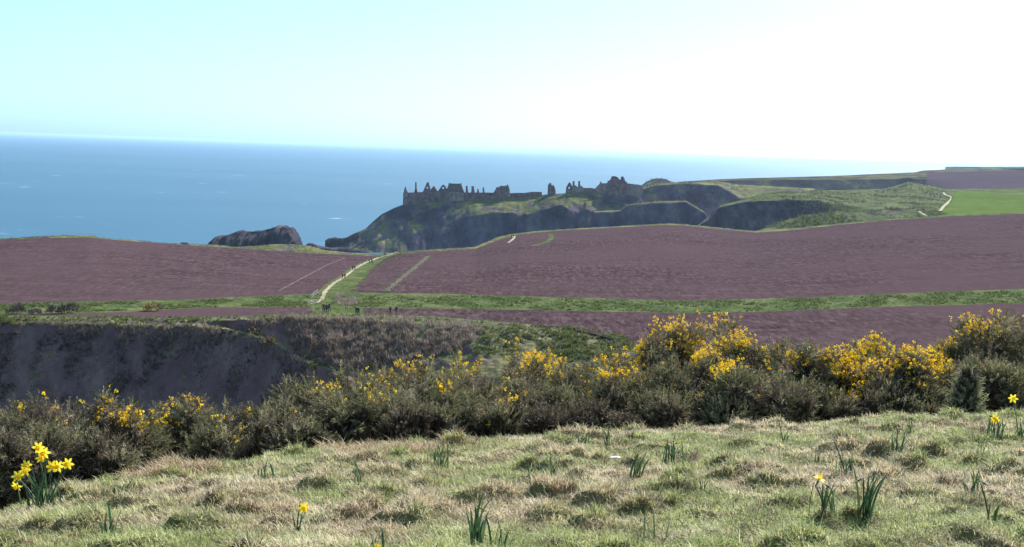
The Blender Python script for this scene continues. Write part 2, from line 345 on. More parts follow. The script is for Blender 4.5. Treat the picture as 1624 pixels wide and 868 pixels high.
sheet('grass_verge', GX, GD, GZ, M['verge'], (a7, a8))
# the path (line of sight spots -> ground)
pathpx = [(497, 481.5), (505, 479.5), (511, 475), (513, 468), (519, 459), (529, 450), (546, 440), (562, 427), (580, 417), (601, 409), (622, 402.5)]
pathw = [hit(a, b, 205) for a, b in pathpx]; pathw = [p for p in pathw if p]
pathw.append(Vector((pathw[-1].x+4, pathw[-1].y+14, 0)))
py_ = np.array([p.y for p in pathw]); px_ = np.array([p.x for p in pathw])
o_ = np.argsort(py_); py_, px_ = py_[o_], px_[o_]
cx = np.interp(GD, py_, px_)
sheet('ploughed_field', GX, GD, GZ, M['soil'], (a8, a9), GX < cx)
sheet('ploughed_field', GX, GD, GZ, M['soil'], (a8, a9), GX >= cx)
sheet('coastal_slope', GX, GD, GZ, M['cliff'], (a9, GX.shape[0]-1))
def ribbon(name, pts, left, right, lift, mat, n=160, nl=6, wob=.25, kind='structure'):
    P = np.array([[p.x, p.y] for p in pts]); s = np.r_[0, np.cumsum(np.hypot(*np.diff(P, axis=0).T))]
    q = np.linspace(0, s[-1], n); X = blur(np.interp(q, s, P[:, 0]), 3); Y = blur(np.interp(q, s, P[:, 1]), 3)
    tx, ty = np.gradient(X), np.gradient(Y); l = np.hypot(tx, ty); nx, ny = ty/l, -tx/l
    L = np.interp(q/s[-1], *left) if isinstance(left, tuple) else np.full(n, left); Rr = np.interp(q/s[-1], *right) if isinstance(right, tuple) else np.full(n, right)
    L = L*(1+wob*fbm(q, 0*q, 0*q, 3, 2)); Rr = Rr*(1+wob*fbm(q, 0*q+9, 0*q, 3, 2)); f = np.linspace(0, 1, nl)[None, :]
    off_ = -L[:, None]*(1-f)+Rr[:, None]*f; XX = X[:, None]+nx[:, None]*off_; YY = Y[:, None]+ny[:, None]*off_
    ZZ = np.array([[float(ground_z(a, b)) for a, b in zip(r, r2)] for r, r2 in zip(XX, YY)])+lift
    return sheet(name, XX, YY, ZZ, mat, kind=kind)
ribbon('grass_verge', pathw, ([0, .2, 1], [1.5, 1.8, 1.6]), ([0, .12, .25, .6, 1], [3, 7, 6.5, 5, 3.5]), .06, M['verge'], 200, 10)
ribbon('path', pathw, .5, .5, .10, M['path'], 240, 4, .6)
def wp(L, dmin=205): return [p for p in (hit(a, b, dmin) for a, b in L) if p]
ribbon('grass_verge', wp([(612, 462), (630, 447), (655, 427), (680, 406)]), .8, .8, .05, plain('grassy_track', (.085, .066, .052), .95, .6, .9), 160, 6, 1.3)
ribbon('grass_verge', wp([(442, 462), (460, 452), (490, 436), (520, 420), (548, 409)]), .2, .2, .05, plain('tramline_soil', (.13, .085, .075), .95, .4, .8), 160, 3, 1.2)
ribbon('path', wp([(806, 385.5), (812, 381), (816, 376.5), (814, 374.5)]), .7, .7, .10, M['path'], 60, 4, .3)
ribbon('grass_verge', wp([(846, 390), (868, 384), (876, 377), (872, 371)]), 1.2, 1.2, .05, M['verge'], 60, 4, .5)
# ------------------------------------------------------------------ the hill the camera stands on
EDGE = .9
def hill_base(x, y):
    u = x/np.maximum(y, 2.5); ye = np.interp(u, [-.8, -.47, -.35, 0, .25, .45, .8], [5.6, 6.2, 7.4, 9.0, 9.8, 10.6, 11])
    e = np.maximum(y-ye+EDGE, 0); e = np.minimum(e, 5)**2*.045+np.maximum(e-5, 0)*.55+np.minimum(e, 5)*.09
    return CAMZ-(.873+.163*y-.047*x)-e-.32*np.clip(-u-.18, 0, .5)*np.clip((y-3)/3, 0, 1)
_tk = rng.uniform([-7, 3], [7, 12], (1700, 2)); _tr = rng.uniform(.045, .14, 1700); _th = rng.uniform(.015, .10, 1700)*(rng.random(1700)**.7); _th = np.minimum(_th, .62*_tr)
_bx = [(690, 815), (660, 765), (625, 780), (870, 790), (770, 795), (955, 803), (590, 810), (840, 745), (580, 735), (110, 768), (120, 845), (280, 762), (1345, 835), (1150, 745), (1590, 750), (1560, 865), (1040, 805), (1220, 760), (60, 845), (340, 810), (390, 815), (1440, 745), (1500, 770), (930, 830), (1270, 800), (1010, 815), (725, 700), (680, 752), (1525, 700), (1470, 720), (1395, 722), (870, 730)]
def hit_hill(px, py):
    u, w = ray(px, py); lo, hi = 2.5, 20
    st = np.linspace(2.5, 14, 400); below = CAMZ+w*st <= hill_base(u*st, st)
    if below.any(): k = int(np.argmax(below)); return np.array([u*st[k], st[k]])
    return hit_hill(px, py+6)
    for _ in range(40):
        md = (lo+hi)/2
        if CAMZ+w*md > float(hill_base(u*md, md)): lo = md
        else: hi = md
    return np.array([u*lo, lo])
BX = np.array([hit_hill(*b) for b in _bx]); BR = rng.uniform(.06, .13, len(BX)); BH = BR*rng.uniform(.45, .8, len(BX))
def hill_z(x, y):
    x = np.asarray(x, float); y = np.asarray(y, float); z = hill_base(x, y)
    z = z+.035*fbm(x, y, x*0, .9, 3)+.022*fbm(x, y, x*0+3, .2, 2)
    near = (y < 13) & (y > 2)
    if near.any():
        xs, ys = x[near], y[near]; a = np.zeros_like(xs); WX = 1.1*noise3(np.stack([xs*5, ys*5, xs*0], -1))
        for (cx_, cy_), r, h in list(zip(_tk, _tr, _th))+list(zip(BX, BR, BH)):
            s = np.abs(ys-cy_) < r*2.2
            if s.any():
                jx = WX[s]; d2 = ((xs[s]-cx_+jx*r)**2+((ys[s]-cy_+jx*.5*r)/.8)**2)/r**2; a[s] = np.maximum(a[s], h*np.exp(-d2**2))
        z = z.copy(); z[near] += a
    return z
hu = np.concatenate([np.linspace(-1.1, -.56, 50, endpoint=False), np.linspace(-.56, .56, 520), np.linspace(.56, 1.1, 51)[1:]])
hd = np.concatenate([np.geomspace(2.6, 13, 330), np.linspace(13.2, 22, 24), np.linspace(23, 62, 26)])
HX = hu[None, :]*hd[:, None]; HY = np.repeat(hd[:, None], len(hu), 1)
sheet('hillside', HX, HY, hill_z(HX, HY), M['turf'])
bx_, by_ = np.meshgrid(np.linspace(-14, 14, 60), np.linspace(-8, 2.6, 30))
q = np.abs(bx_) <= 1e9; bz = hill_base(bx_, by_)
sheet('hillside', bx_, by_, bz, M['turf'])
for s in (-1, 1):     # the hill goes on to both sides
    xx, yy = np.meshgrid(np.linspace(0, 1, 60), np.linspace(2.6, 62, 50)); X_ = s*(yy*1.1+xx*60); sheet('hillside', X_ if s > 0 else X_[:, ::-1], yy, hill_base(X_ if s > 0 else X_[:, ::-1], yy), M['turf'])
# ------------------------------------------------------------------ far coast
def far_sheet(name, rows, subs, mat, pxr, n, amps, sc=14, sm=1, seed=0, push=0):
    R = [row(r) if isinstance(r, list) else r for r in rows]
    lo = ray(pxr[0], 330)[0]; hi = ray(pxr[1], 330)[0]; U = np.linspace(lo, hi, n)
    D, Z, sg = loft(R, subs, U, sm); tt = np.array([a+b for a, b in sg]); am = np.interp(tt, range(len(amps)), amps)[:, None]
    X = U[None, :]*D; nz = fbm(X, D*.5+seed, Z, sc, 4); rz = 1-2*np.abs(fbm(X, D*.3+seed*3, Z*.35, sc*1.4, 3))
    Z2 = Z+am*nz*.35; D2 = D+am*(nz*.7+rz*.9); X2 = U[None, :]*D2
    o = sheet(name, X2, D2, Z2, mat); o_verts[name] = o_verts.get(name, [])+[np.stack([X2, D2, Z2], -1).reshape(-1, 3)]; return o
o_verts = {}
def zr(pxs, z, d): return [('z', p, z, d) for p in pxs]
# castle rock
brow = [(518, 398, 965), (548, 377.5, 965), (560, 371, 970), (580, 363, 975), (590, 353, 980), (605, 340, 985), (625, 330, 990), (640, 324.5, 994), (700, 320, 1000), (760, 317, 1000), (830, 312.5, 1000), (870, 308.5, 1000), (920, 305, 1000), (950, 307, 1000), (985, 308, 1000), (1010, 312, 1000), (1030, 322, 1000)]
low = [(518, 399, 958), (548, 390, 955), (560, 386, 955), (600, 374, 958), (640, 366, 962), (693, 357, 966), (725, 347, 968), (755, 340, 957), (807, 337, 955), (837, 341, 956), (860, 333, 958), (891, 326, 960), (905, 334, 960), (918, 338, 960), (930, 331, 960), (945, 336, 964), (960, 345, 965), (1030, 352, 960)]
mid = [(518, 398.6, 960), (548, 385, 960), (590, 362, 968), (640, 348, 975), (665, 345, 978), (700, 327, 988), (720, 322, 992), (760, 321, 992), (800, 319, 992), (830, 318, 992), (870, 313, 992), (920, 312, 992), (945, 318, 990), (985, 322, 990), (1030, 330, 990)]
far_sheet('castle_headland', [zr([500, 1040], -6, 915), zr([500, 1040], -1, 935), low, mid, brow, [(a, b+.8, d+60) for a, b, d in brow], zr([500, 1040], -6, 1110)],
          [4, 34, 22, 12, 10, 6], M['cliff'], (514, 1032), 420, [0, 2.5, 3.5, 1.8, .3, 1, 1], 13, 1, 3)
# arch rock, sea stack and skerries: each a rock of its own
def rock(name, label, prof, base_py, d, thick, seed, grp=None):
    """prof: outline of the top (px, py); a lumpy solid of the given thickness"""
    P = np.array(prof, float); n = 90; pxs = np.linspace(P[0, 0], P[-1, 0], n); top_ = np.interp(pxs, P[:, 0], P[:, 1])
    m = 15; V = np.zeros((m, n, 3))
    for i in range(m):
        a = math.pi*i/(m-1); cy = -math.cos(a)*thick; hz = math.sin(a)**.55
        for j in range(n):
            p0 = pt(pxs[j], top_[j], d); zt = p0.z; e = min(1, 1.0*min(j, n-1-j)/6)
            V[i, j] = (p0.x, d+cy*(.35+.65*e), -3+(zt+3)*hz)
    nz = fbm(V[..., 0], V[..., 1]+seed*9, V[..., 2], 7, 4); wgt = np.sin(np.linspace(0, math.pi, m))[:, None]
    rg = 1-2*np.abs(fbm(V[..., 0], V[..., 1]*.3+seed, V[..., 2]*.4, 6, 3)); V[..., 1] += nz*thick*.3+rg*thick*.22*wgt; V[..., 2] += nz*1.0*(1-wgt)+.35*nz
    o = empty('sea_rock', (0, 0, 0)); c = V.reshape(-1, 3).mean(0); c[2] = 0; o.location = c; o.name = name
    q = sheet('rock_mass', V[..., 0]-c[0], V[..., 1]-c[1], V[..., 2], M['rock'], kind='part'); del q['kind']; q.parent = o
    tag(o, label, 'sea rock', grp); return o
rock('sea_stack', 'large dark hump-backed sea stack standing off the left field', [(334, 386), (337, 379), (344, 375), (360, 373), (374, 368), (383, 366), (392, 368), (415, 366), (430, 362), (441, 358.5), (452, 359), (463, 363.5), (468, 371), (473, 382), (478, 392)], 392, 900, 26, 1)
rock('sea_rock', 'low dark skerry between the sea stack and the castle headland', [(484, 389), (490, 385.5), (500, 388), (512, 391.5), (530, 393), (548, 394), (575, 397), (600, 402)], 400, 935, 7, 2)
rock('sea_rock', 'small beaked rock jutting left from the foot of the castle headland', [(516, 381), (520, 378.5), (530, 377), (540, 378), (552, 376), (566, 370)], 388, 965, 6, 3)
rock('sea_rock', 'tiny dark rock showing over the left field edge', [(283, 388), (288, 384), (296, 385.5), (300, 389)], 390, 640, 4, 4)
# cliffs right of the castle
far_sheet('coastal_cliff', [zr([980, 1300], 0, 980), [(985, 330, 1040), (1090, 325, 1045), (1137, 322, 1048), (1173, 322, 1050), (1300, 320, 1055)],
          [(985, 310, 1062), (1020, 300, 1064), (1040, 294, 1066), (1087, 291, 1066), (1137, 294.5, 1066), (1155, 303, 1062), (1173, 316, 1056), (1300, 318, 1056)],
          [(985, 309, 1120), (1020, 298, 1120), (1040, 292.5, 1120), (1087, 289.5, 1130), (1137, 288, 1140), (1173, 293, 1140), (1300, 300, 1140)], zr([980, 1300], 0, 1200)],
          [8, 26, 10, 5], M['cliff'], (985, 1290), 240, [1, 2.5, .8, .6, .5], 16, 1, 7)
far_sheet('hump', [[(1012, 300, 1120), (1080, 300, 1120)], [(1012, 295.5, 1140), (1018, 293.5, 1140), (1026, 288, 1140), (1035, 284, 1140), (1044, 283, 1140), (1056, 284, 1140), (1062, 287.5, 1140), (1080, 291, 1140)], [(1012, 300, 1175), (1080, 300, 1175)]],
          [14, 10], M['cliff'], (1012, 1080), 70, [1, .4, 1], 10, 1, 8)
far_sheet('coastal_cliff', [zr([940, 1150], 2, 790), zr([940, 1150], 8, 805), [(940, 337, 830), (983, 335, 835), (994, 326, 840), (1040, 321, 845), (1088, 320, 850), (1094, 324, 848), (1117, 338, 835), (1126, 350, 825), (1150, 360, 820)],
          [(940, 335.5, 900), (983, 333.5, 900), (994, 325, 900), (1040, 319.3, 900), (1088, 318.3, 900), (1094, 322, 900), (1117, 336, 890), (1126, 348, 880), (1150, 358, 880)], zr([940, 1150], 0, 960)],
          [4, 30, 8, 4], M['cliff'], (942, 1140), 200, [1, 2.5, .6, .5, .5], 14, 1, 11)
# grassy plateau with a dark cliff in front
far_sheet('coastal_plateau', [zr([1100, 1240], 8, 700)+zr([1620, 1900], 40, 690),
          [(1100, 372, 752), (1126, 371, 752), (1200, 371, 757), (1270, 366, 760), (1310, 346, 757), (1324, 338, 752), (1345, 334, 750), (1420, 338, 740), (1500, 341, 720), (1620, 343, 700), (1900, 335, 700)],
          [(1100, 364, 750), (1126, 347, 758), (1141, 329, 765), (1184, 320, 770), (1238, 317.5, 775), (1299, 318, 775), (1324, 325, 770), (1345, 329, 768), (1420, 331, 762), (1500, 334, 740), (1620, 336, 720), (1900, 328, 720)],
          [(1100, 362, 800), (1126, 345.5, 800), (1141, 327, 820), (1184, 317, 840), (1238, 312.5, 850), (1299, 311, 850), (1345, 316, 850), (1420, 315, 850), (1500, 318, 850), (1620, 318, 850), (1900, 310, 850)],
          [(1100, 360, 900), (1126, 343, 900), (1141, 326, 920), (1184, 316, 940), (1215, 307, 950), (1240, 305, 960), (1300, 302, 980), (1400, 300, 1000), (1420, 295, 1000), (1440, 289, 1000), (1455, 290, 1000), (1475, 295, 1000), (1500, 300, 1000), (1620, 299, 1000), (1900, 290, 1000)],
          zr([1100, 1900], 30, 1060)],
          [6, 20, 20, 30, 6], M['plateau'], (1112, 1780), 420, [1, 2.0, 1.0, 1.3, .5, .5], 9, 1, 13)
far_sheet('coastal_slope', [zr([1190, 1560], 20, 640), [(1190, 372, 668), (1213, 366, 668), (1260, 362, 672), (1400, 348, 690), (1480, 343, 695), (1560, 341, 700)],
          [(1190, 370, 690), (1213, 362, 690), (1250, 348, 692), (1280, 341, 695), (1320, 337, 700), (1400, 334.5, 705), (1470, 336, 710), (1500, 338, 710), (1560, 340, 710)], zr([1190, 1560], 30, 735)],
          [4, 24, 6], M['plateau'], (1196, 1540), 200, [.4, .5, .7, .5], 8, 1, 17)
gf = [[(1486, 343.5, 690), (1700, 335, 690), (1900, 327, 690)], [(1486, 342.5, 700), (1495, 335, 725), (1505, 331, 745), (1700, 325, 750), (1900, 318, 750)],
      [(1486, 341, 705), (1497, 325, 800), (1512, 317, 820), (1700, 311, 850), (1900, 303, 850)], [(1486, 340, 710), (1499, 318, 850), (1515, 305, 940), (1545, 301, 1000), (1600, 301, 1030), (1624, 303.5, 1030), (1700, 306, 1030), (1900, 300, 1030)]]
far_sheet('grass_field', gf, [10, 12, 12], M['green'], (1488, 1760), 160, [.1, .3, .3, .1], 30, 1, 19)
# farther headlands
far_sheet('far_coast', [zr([1040, 1500], 0, 1380)+zr([1700, 2200], 40, 1300), [(1040, 300, 1430), (1177, 300, 1430), (1432, 300, 1430), (1470, 300, 1400), (1624, 303, 1250), (2200, 300, 1250)],
          [(1040, 292, 1450), (1100, 289, 1450), (1177, 286, 1450), (1310, 285, 1450), (1420, 284.5, 1450), (1440, 282, 1440), (1470, 286, 1430), (1624, 288, 1400), (2200, 280, 1400)],
          [(1040, 292, 1600), (1100, 287, 1600), (1140, 284.5, 1600), (1177, 283, 1600), (1310, 279.5, 1600), (1450, 273.5, 1600), (1464, 270.5, 1600), (1504, 268.7, 1600), (1624, 267, 1600), (2200, 256, 1600)], zr([1040, 2200], 20, 1800)],
          [5, 18, 14, 5], M['farland'], (1050, 2000), 420, [1, 3, .8, .4, .5], 22, 1, 23)
far_sheet('ploughed_field', [[(1462, 301, 1396), (1520, 304.5, 1330), (1624, 306, 1215), (2000, 300, 1215)], [(1462, 285, 1425), (1520, 284.5, 1415), (1624, 286, 1390), (2000, 280, 1385)], [(1462, 272.3, 1580), (1504, 270.2, 1590), (1624, 268.4, 1590), (2000, 261, 1590)]],
          [12, 12], M['soil_far'], (1466, 1950), 160, [.1, .1, .1], 30, 1, 29)
far_sheet('far_headland', [zr([1490, 2300], 0, 3900), [(1490, 274, 3950), (1498, 270, 3950), (2300, 258, 3950)], [(1490, 272, 4000), (1497, 265.7, 4000), (1503, 264.3, 4000), (1560, 264.6, 4000), (1624, 264.4, 4000), (2300, 252, 4000)], zr([1490, 2300], 20, 4500)],
          [3, 8, 4], M['farland'], (1494, 2250), 160, [1, 4, .3, 1], 60, 1, 31)
def poly_path(name, pts, wd_, mat):
    mb = MB(); P = [pt(*q) for q in pts]; L = []
    for i, p in enumerate(P):
        t_ = (P[min(i+1, len(P)-1)]-P[max(i-1, 0)]); t_.z = 0; t_.normalize(); n_ = Vector((t_.y, -t_.x, 0))*wd_/2; L += [p-n_, p+n_]
    mb.add(L, [(2*i, 2*i+1, 2*i+3, 2*i+2) for i in range(len(P)-1)]); return tag(mb.build(name, mat), kind='structure')
poly_path('path', [(1491, 334.5, 722), (1497, 327, 770), (1508, 317.5, 830), (1510, 313, 870), (1499, 309, 905), (1494, 304, 960)], 2.0, M['path'])
poly_path('path', [(1457, 335, 704), (1462, 338.3, 697), (1468, 341.8, 690)], 1.4, M['path'])
poly_path('path', [(1108, 357, 800), (1115, 352, 800), (1122, 346.5, 800), (1125, 342, 800)], 2.6, M['path'])
# sea
sea_x = 95000
mesh_np('sea', [(-sea_x, -3000, 0), (sea_x, -3000, 0), (sea_x, 95000, 0), (-sea_x, 95000, 0)], [(0, 1, 2, 3)], M['sea'])['kind'] = 'structure'
# surf patch at the foot of the rock
# ------------------------------------------------------------------ castle ruins (1 px in the photo = 0.57 m at 1000 m)
CD = 1000.0
def cp(px, py, d=CD):
    p = pt(px, py, d); return p.x, p.z
def rag(L, a=.35, n=3):
    """roughen a broken wall top: insert jittered points on each edge"""
    out = []
    for i in range(len(L)-1):
        (x0, z0), (x1, z1) = L[i], L[i+1]; out.append((x0, z0)); k = max(1, min(n, int(abs(x1-x0)/1.6)))
        for j in range(1, k): f = j/k; out.append((x0+(x1-x0)*f, z0+(z1-z0)*f+random.uniform(-a, a)))
    out.append(L[-1]); return out
def ruin(name, label, cat, bx, by, d=CD, grp=None):
    x, z = cp(bx, by, d); e = empty(name, (x, d, z)); tag(e, label, cat, grp); e['_o'] = 1; del e['_o']; return e
def wallpart(e, name, prof, base_py, y0, y1, mat='stone', holes=(), ragged=.3, d=CD):
    """prof: top outline (px,py) left to right; base_py level or (left,right)"""
    ox, oz = e.location.x, e.location.z; T = rag([cp(a, b, d) for a, b in prof], ragged) if ragged else [cp(a, b, d) for a, b in prof]
    bl, br = base_py if isinstance(base_py, tuple) else (base_py, base_py)
    x0, zb0 = cp(prof[0][0], bl, d); x1, zb1 = cp(prof[-1][0], br, d)
    L = [(x-ox, z-oz) for x, z in [(T[0][0], zb0)]+T+[(T[-1][0], zb1)]]
    loops = [L]
    for hx, hy, hw, hh in holes:
        cx_, cz_ = cp(hx, hy, d); w, h = hw*.37, hh*.37
        loops.append([(cx_-ox-w, cz_-oz-h), (cx_-ox+w, cz_-oz-h), (cx_-ox+w, cz_-oz+h*.6), (cx_-ox, cz_-oz+h), (cx_-ox-w, cz_-oz+h*.6)])
    mb = MB(); mb.prism(loops, y0, y1); return mb.build(name, M[mat], e)
e = ruin('ruined_range', 'long roofless castle range with three broken gables at the seaward end of the headland', 'ruin', 675, 320)
wallpart(e, 'wall', [(639.6, 305.5), (646, 305), (655, 306), (670, 305.5), (690, 305.5), (712, 304)], (329, 321), -1.2, 0, holes=[(652, 311, 2, 3), (668, 311, 2, 3), (700, 309, 2, 3)])
wallpart(e, 'wall', [(640.2, 306), (675, 305.2), (711, 305)], (322, 321), 8, 9.2, holes=[(660, 310, 2, 3)])
wallpart(e, 'gable', [(640.4, 305), (641.5, 299.5), (643.2, 295.2), (644.6, 299), (646.8, 305)], 312, -1.4, .2, 'stone2', ragged=.1)
wallpart(e, 'chimney', [(656.6, 306), (658, 300), (658.4, 289), (660.3, 289), (660.7, 300), (662.2, 306)], 312, 1, 2.6, 'stone', ragged=.1)
wallpart(e, 'gable', [(670, 305), (671.5, 302), (676, 291.5), (677.4, 289), (679.3, 289.2), (681, 295), (683, 302), (683.6, 305)], 314, 2, 3.4, holes=[(677.5, 298, 1.6, 2.6)], ragged=.25)
wallpart(e, 'gable', [(682, 305), (683.5, 299.5), (687, 295.6), (688.5, 296), (691, 300.5), (693.5, 304)], 314, 4.5, 5.8, ragged=.25)
wallpart(e, 'gable', [(693.5, 304), (696, 301), (701, 293.8), (704, 293.4), (706, 296), (709.2, 301.5)], 313, 3.2, 4.6, holes=[(702.6, 298.6, 2, 2.4)], ragged=.25)
e = ruin('roofed_house', 'broad roofed block with stepped gable end on the castle headland', 'ruin', 722, 320)
wallpart(e, 'wall', [(708, 303.5), (736.5, 305.5)], (321, 319), -.5, .6, 'stone2', holes=[(716, 309, 1.8, 2.6), (723, 309.5, 1.8, 2.6), (730, 310, 1.8, 2.6)], ragged=0)
wallpart(e, 'wall', [(708, 303.5), (736.5, 305.5)], (321, 319), 8, 9, 'stone', ragged=0)
mb = MB(); q = [cp(708, 303), cp(711.4, 291.2), cp(731, 291.9), cp(735.8, 305)]; ox, oz = e.location.x, e.location.z
mb.add([(q[0][0]-ox, -.9, q[0][1]-oz), (q[3][0]-ox, -.9, q[3][1]-oz), (q[2][0]-ox, 4.3, q[2][1]-oz), (q[1][0]-ox, 4.3, q[1][1]-oz), (q[0][0]-ox, 9.4, q[0][1]-oz), (q[3][0]-ox, 9.4, q[3][1]-oz)], [(0, 1, 2, 3), (3, 2, 5, 4), (0, 3, 4), (1, 5, 2), (0, 4, 5, 1)])
mb.build('roof', M['slate'], e)
wallpart(e, 'chimney', [(729.2, 292.6), (729.3, 291), (731.4, 291), (731.5, 292.8)], 295, 3.6, 5.2, 'stone', ragged=0)
wallpart(e, 'chimney', [(711, 292.6), (711.1, 290.8), (713, 290.8), (713.1, 292.6)], 295, 3.6, 5.2, 'stone', ragged=0)
e = ruin('ruined_wing', 'low castle wing with four free standing chimney stacks in a row', 'ruin', 758, 316)
wallpart(e, 'wall', [(736, 305.8), (760, 305.6), (783, 306)], (319.5, 317), -1, 0, holes=[(745, 310, 1.6, 2.4), (754, 310, 1.6, 2.4), (763, 310, 1.6, 2.4), (772, 310, 1.6, 2.4)], ragged=.2)
wallpart(e, 'wall', [(736, 306), (783, 306.3)], (319, 317), 7, 8, ragged=.2)
for a, b, w_ in ((740, 295, 3), (749.6, 295.4, 4), (758, 300, 2.6), (766.5, 297.4, 2.4)):
    wallpart(e, 'chimney', [(a-w_*.62, 306), (a-w_*.5, b+3), (a-w_*.5, b), (a+w_*.42, b+.3), (a+w_*.5, b+3), (a+w_*.75, 306)], 309, 2.5, 4.3, 'stone', ragged=.05)
e = ruin('gabled_ruin', 'tall gabled ruin with a stepped left side at the landward end of the castle range', 'ruin', 795, 314)
wallpart(e, 'wall', [(781.5, 306.5), (784.5, 303), (787.5, 297), (789.2, 296.4), (792, 298), (792.2, 294.8), (803.5, 294.6), (804.4, 292.6), (805.6, 293), (808, 300), (808.4, 305.5)], (318, 316), -.6, .7, 'stone', holes=[(796, 302, 1.6, 2.6), (801, 302, 1.6, 2.6)], ragged=.15)
wallpart(e, 'wall', [(792, 298), (808, 299)], (317, 316), 6, 7, 'stone', ragged=.3)
wallpart(e, 'gable', [(805.8, 293), (808.2, 305.5)], 316, .75, 5.9, 'stone2', ragged=0)
e = ruin('garden_wall', 'low dark boundary wall along the grassy top between the gabled ruin and the lone tower stub', 'wall', 834, 312)
wallpart(e, 'wall', [(808.6, 306.6), (830, 306.2), (844, 304.4), (859.5, 304.6)], (314.5, 312), -.6, .5, ragged=.2)
e = ruin('tower_stub', 'lone broken tower stub standing on the middle of the headland', 'ruin', 875, 309)
wallpart(e, 'wall', [(868.6, 303), (869, 294), (872, 289.8), (874.2, 291), (875, 295)], 311, -2.5, 1.2, ragged=.15)
wallpart(e, 'wall', [(874.9, 295.2), (877.6, 293.2), (879.6, 297), (881.2, 304)], 311, -1.8, 2.2, ragged=.15)
e = ruin('ruined_lodging', 'ruined lodging with one gable and two slim chimneys right of the lone tower stub', 'ruin', 910, 305)
wallpart(e, 'gable', [(897.3, 304), (898, 297.5), (901, 291.6), (903.4, 289.2), (905.6, 291.5), (907.5, 297)], (307, 307), -.6, .9, ragged=.15, holes=[(902.5, 298, 1.5, 2.4)])
wallpart(e, 'wall', [(906.8, 294.5), (913.5, 294.2), (916, 297), (922.5, 294.8), (925.5, 298.5)], (307, 306.5), .95, 2, 'stone2', ragged=.2)
for a in (910, 918.8): wallpart(e, 'chimney', [(a-1.5, 294.5), (a-1.4, 289), (a-1.9, 288.8), (a-1.8, 287.8), (a+1.8, 287.8), (a+1.7, 288.8), (a+1.4, 289.1), (a+1.8, 295)], 298, 2.2, 3.9, ragged=0)
e = ruin('curtain_wall', 'low curtain wall sloping between the ruined lodging and the keep', 'wall', 935, 303)
wallpart(e, 'wall', [(925.6, 298), (933, 298.2), (944.5, 299.6)], (307, 309), -.4, .8, ragged=.25)
e = ruin('keep', 'massive square castle keep with broken cap house at the landward end of the castle', 'castle', 972, 312)
wallpart(e, 'wall', [(944, 299.5), (948, 295), (951.6, 291.6), (952, 288.4), (953.8, 288.6), (954.4, 291), (963.6, 290.6), (964, 287.4), (967, 286.6)], (312, 312), 1, 3, 'stone2', ragged=.15)
wallpart(e, 'wall', [(964, 287.2), (966, 286.2), (970, 285), (985, 285), (987, 287.5), (994.4, 288.2), (994.8, 289.6), (993.2, 290)], (313, 313), -2, 0, 'stone', holes=[(972, 294, 1.4, 2.4), (982, 294, 1.4, 2.4), (988, 301, 1.4, 2.2), (975, 302, 1.4, 2.2)], ragged=.15)
wallpart(e, 'wall', [(965, 287.5), (993, 289)], (313, 313), 8, 9.6, 'stone', ragged=.2)
for a in (965.4, 992.4): wallpart(e, 'wall', [(a-1, 288), (a+1, 288.4)], 313, .05, 7.95, 'stone', ragged=0)
wallpart(e, 'cap_house', [(968.5, 286), (970.4, 280.6), (972, 279.6), (977, 280), (980.5, 282), (983, 285.6)], 288, .1, 5, 'stone', ragged=.12)
wallpart(e, 'chimney', [(984.8, 287), (985.2, 280.4), (988.6, 280), (990.4, 283.4), (991.6, 288)], 290, .1, 2.6, 'stone', ragged=.05)
e = ruin('curtain_wall', 'curtain wall running right from the keep towards the rounded hump', 'wall', 1007, 306)
wallpart(e, 'wall', [(993.6, 290.8), (1003, 292), (1013, 293), (1020, 294.5)], (313, 310), 2.5, 4, 'stone2', ragged=.2)
e = ruin('gatehouse_wall', 'shadowed gatehouse wall low in the cleft below the keep', 'wall', 968, 345, 960)
wallpart(e, 'wall', [(950, 336), (954, 331), (957, 335.4), (983, 335)], (362, 362), -2, 0, 'stone', ragged=.15, d=960, holes=[(970, 344, 2, 3)])
# ------------------------------------------------------------------ leafy clumps scattered on the middle ground
def clump_template(kind, n, r_=random.Random(3)):
    T = []
    for k in range(n):
        a = r_.uniform(0, 2*math.pi); tilt = r_.uniform(.05, .9) if kind == 'grass' else r_.uniform(0, 1.15)
        L = r_.uniform(.6, 1); w = r_.uniform(.05, .11) if kind == 'twig' else r_.uniform(.14, .28)
        d = Vector((math.cos(a)*math.sin(tilt), math.sin(a)*math.sin(tilt), math.cos(tilt))); s = Vector((-math.sin(a), math.cos(a), r_.uniform(-.4, .4))).normalized()
        b = Vector((math.cos(a), math.sin(a), 0))*r_.uniform(0, .3)+(Vector((0, 0, r_.uniform(0, .4))) if kind != 'grass' else Vector())
        T.append([b-s*w/2, b+s*w/2, b+d*L])
    return np.array([[list(v) for v in tr] for tr in T])
def scatter(name, P, size, mat, kind='twig', n=14, label=None, squash=1.0, parent=None, k='stuff'):
    P = np.array(P); m = len(P)
    if m == 0: return
    vs, ti = [], []
    tmp = [clump_template(kind, n, random.Random(s)) for s in range(5)]
    for i in range(m):
        T = tmp[i % 5]; a = rng.uniform(0, 6.28); c, s = math.cos(a), math.sin(a); sz = size*rng.uniform(.6, 1.4)
        Q = T.reshape(-1, 3); Q = np.stack([Q[:, 0]*c-Q[:, 1]*s, Q[:, 0]*s+Q[:, 1]*c, Q[:, 2]*squash], 1)*sz+P[i]
        vs.append(Q); ti.append(np.repeat(np.clip(rng.normal(.5, .22, n)+rng.normal(0, .12), 0, 1), 3))
    V = np.concatenate(vs); o = mesh_np(name, V, np.arange(len(V)).reshape(-1, 3), mat, attrs={'tint': np.concatenate(ti)})
    tag(o, label, None, None, k); return o
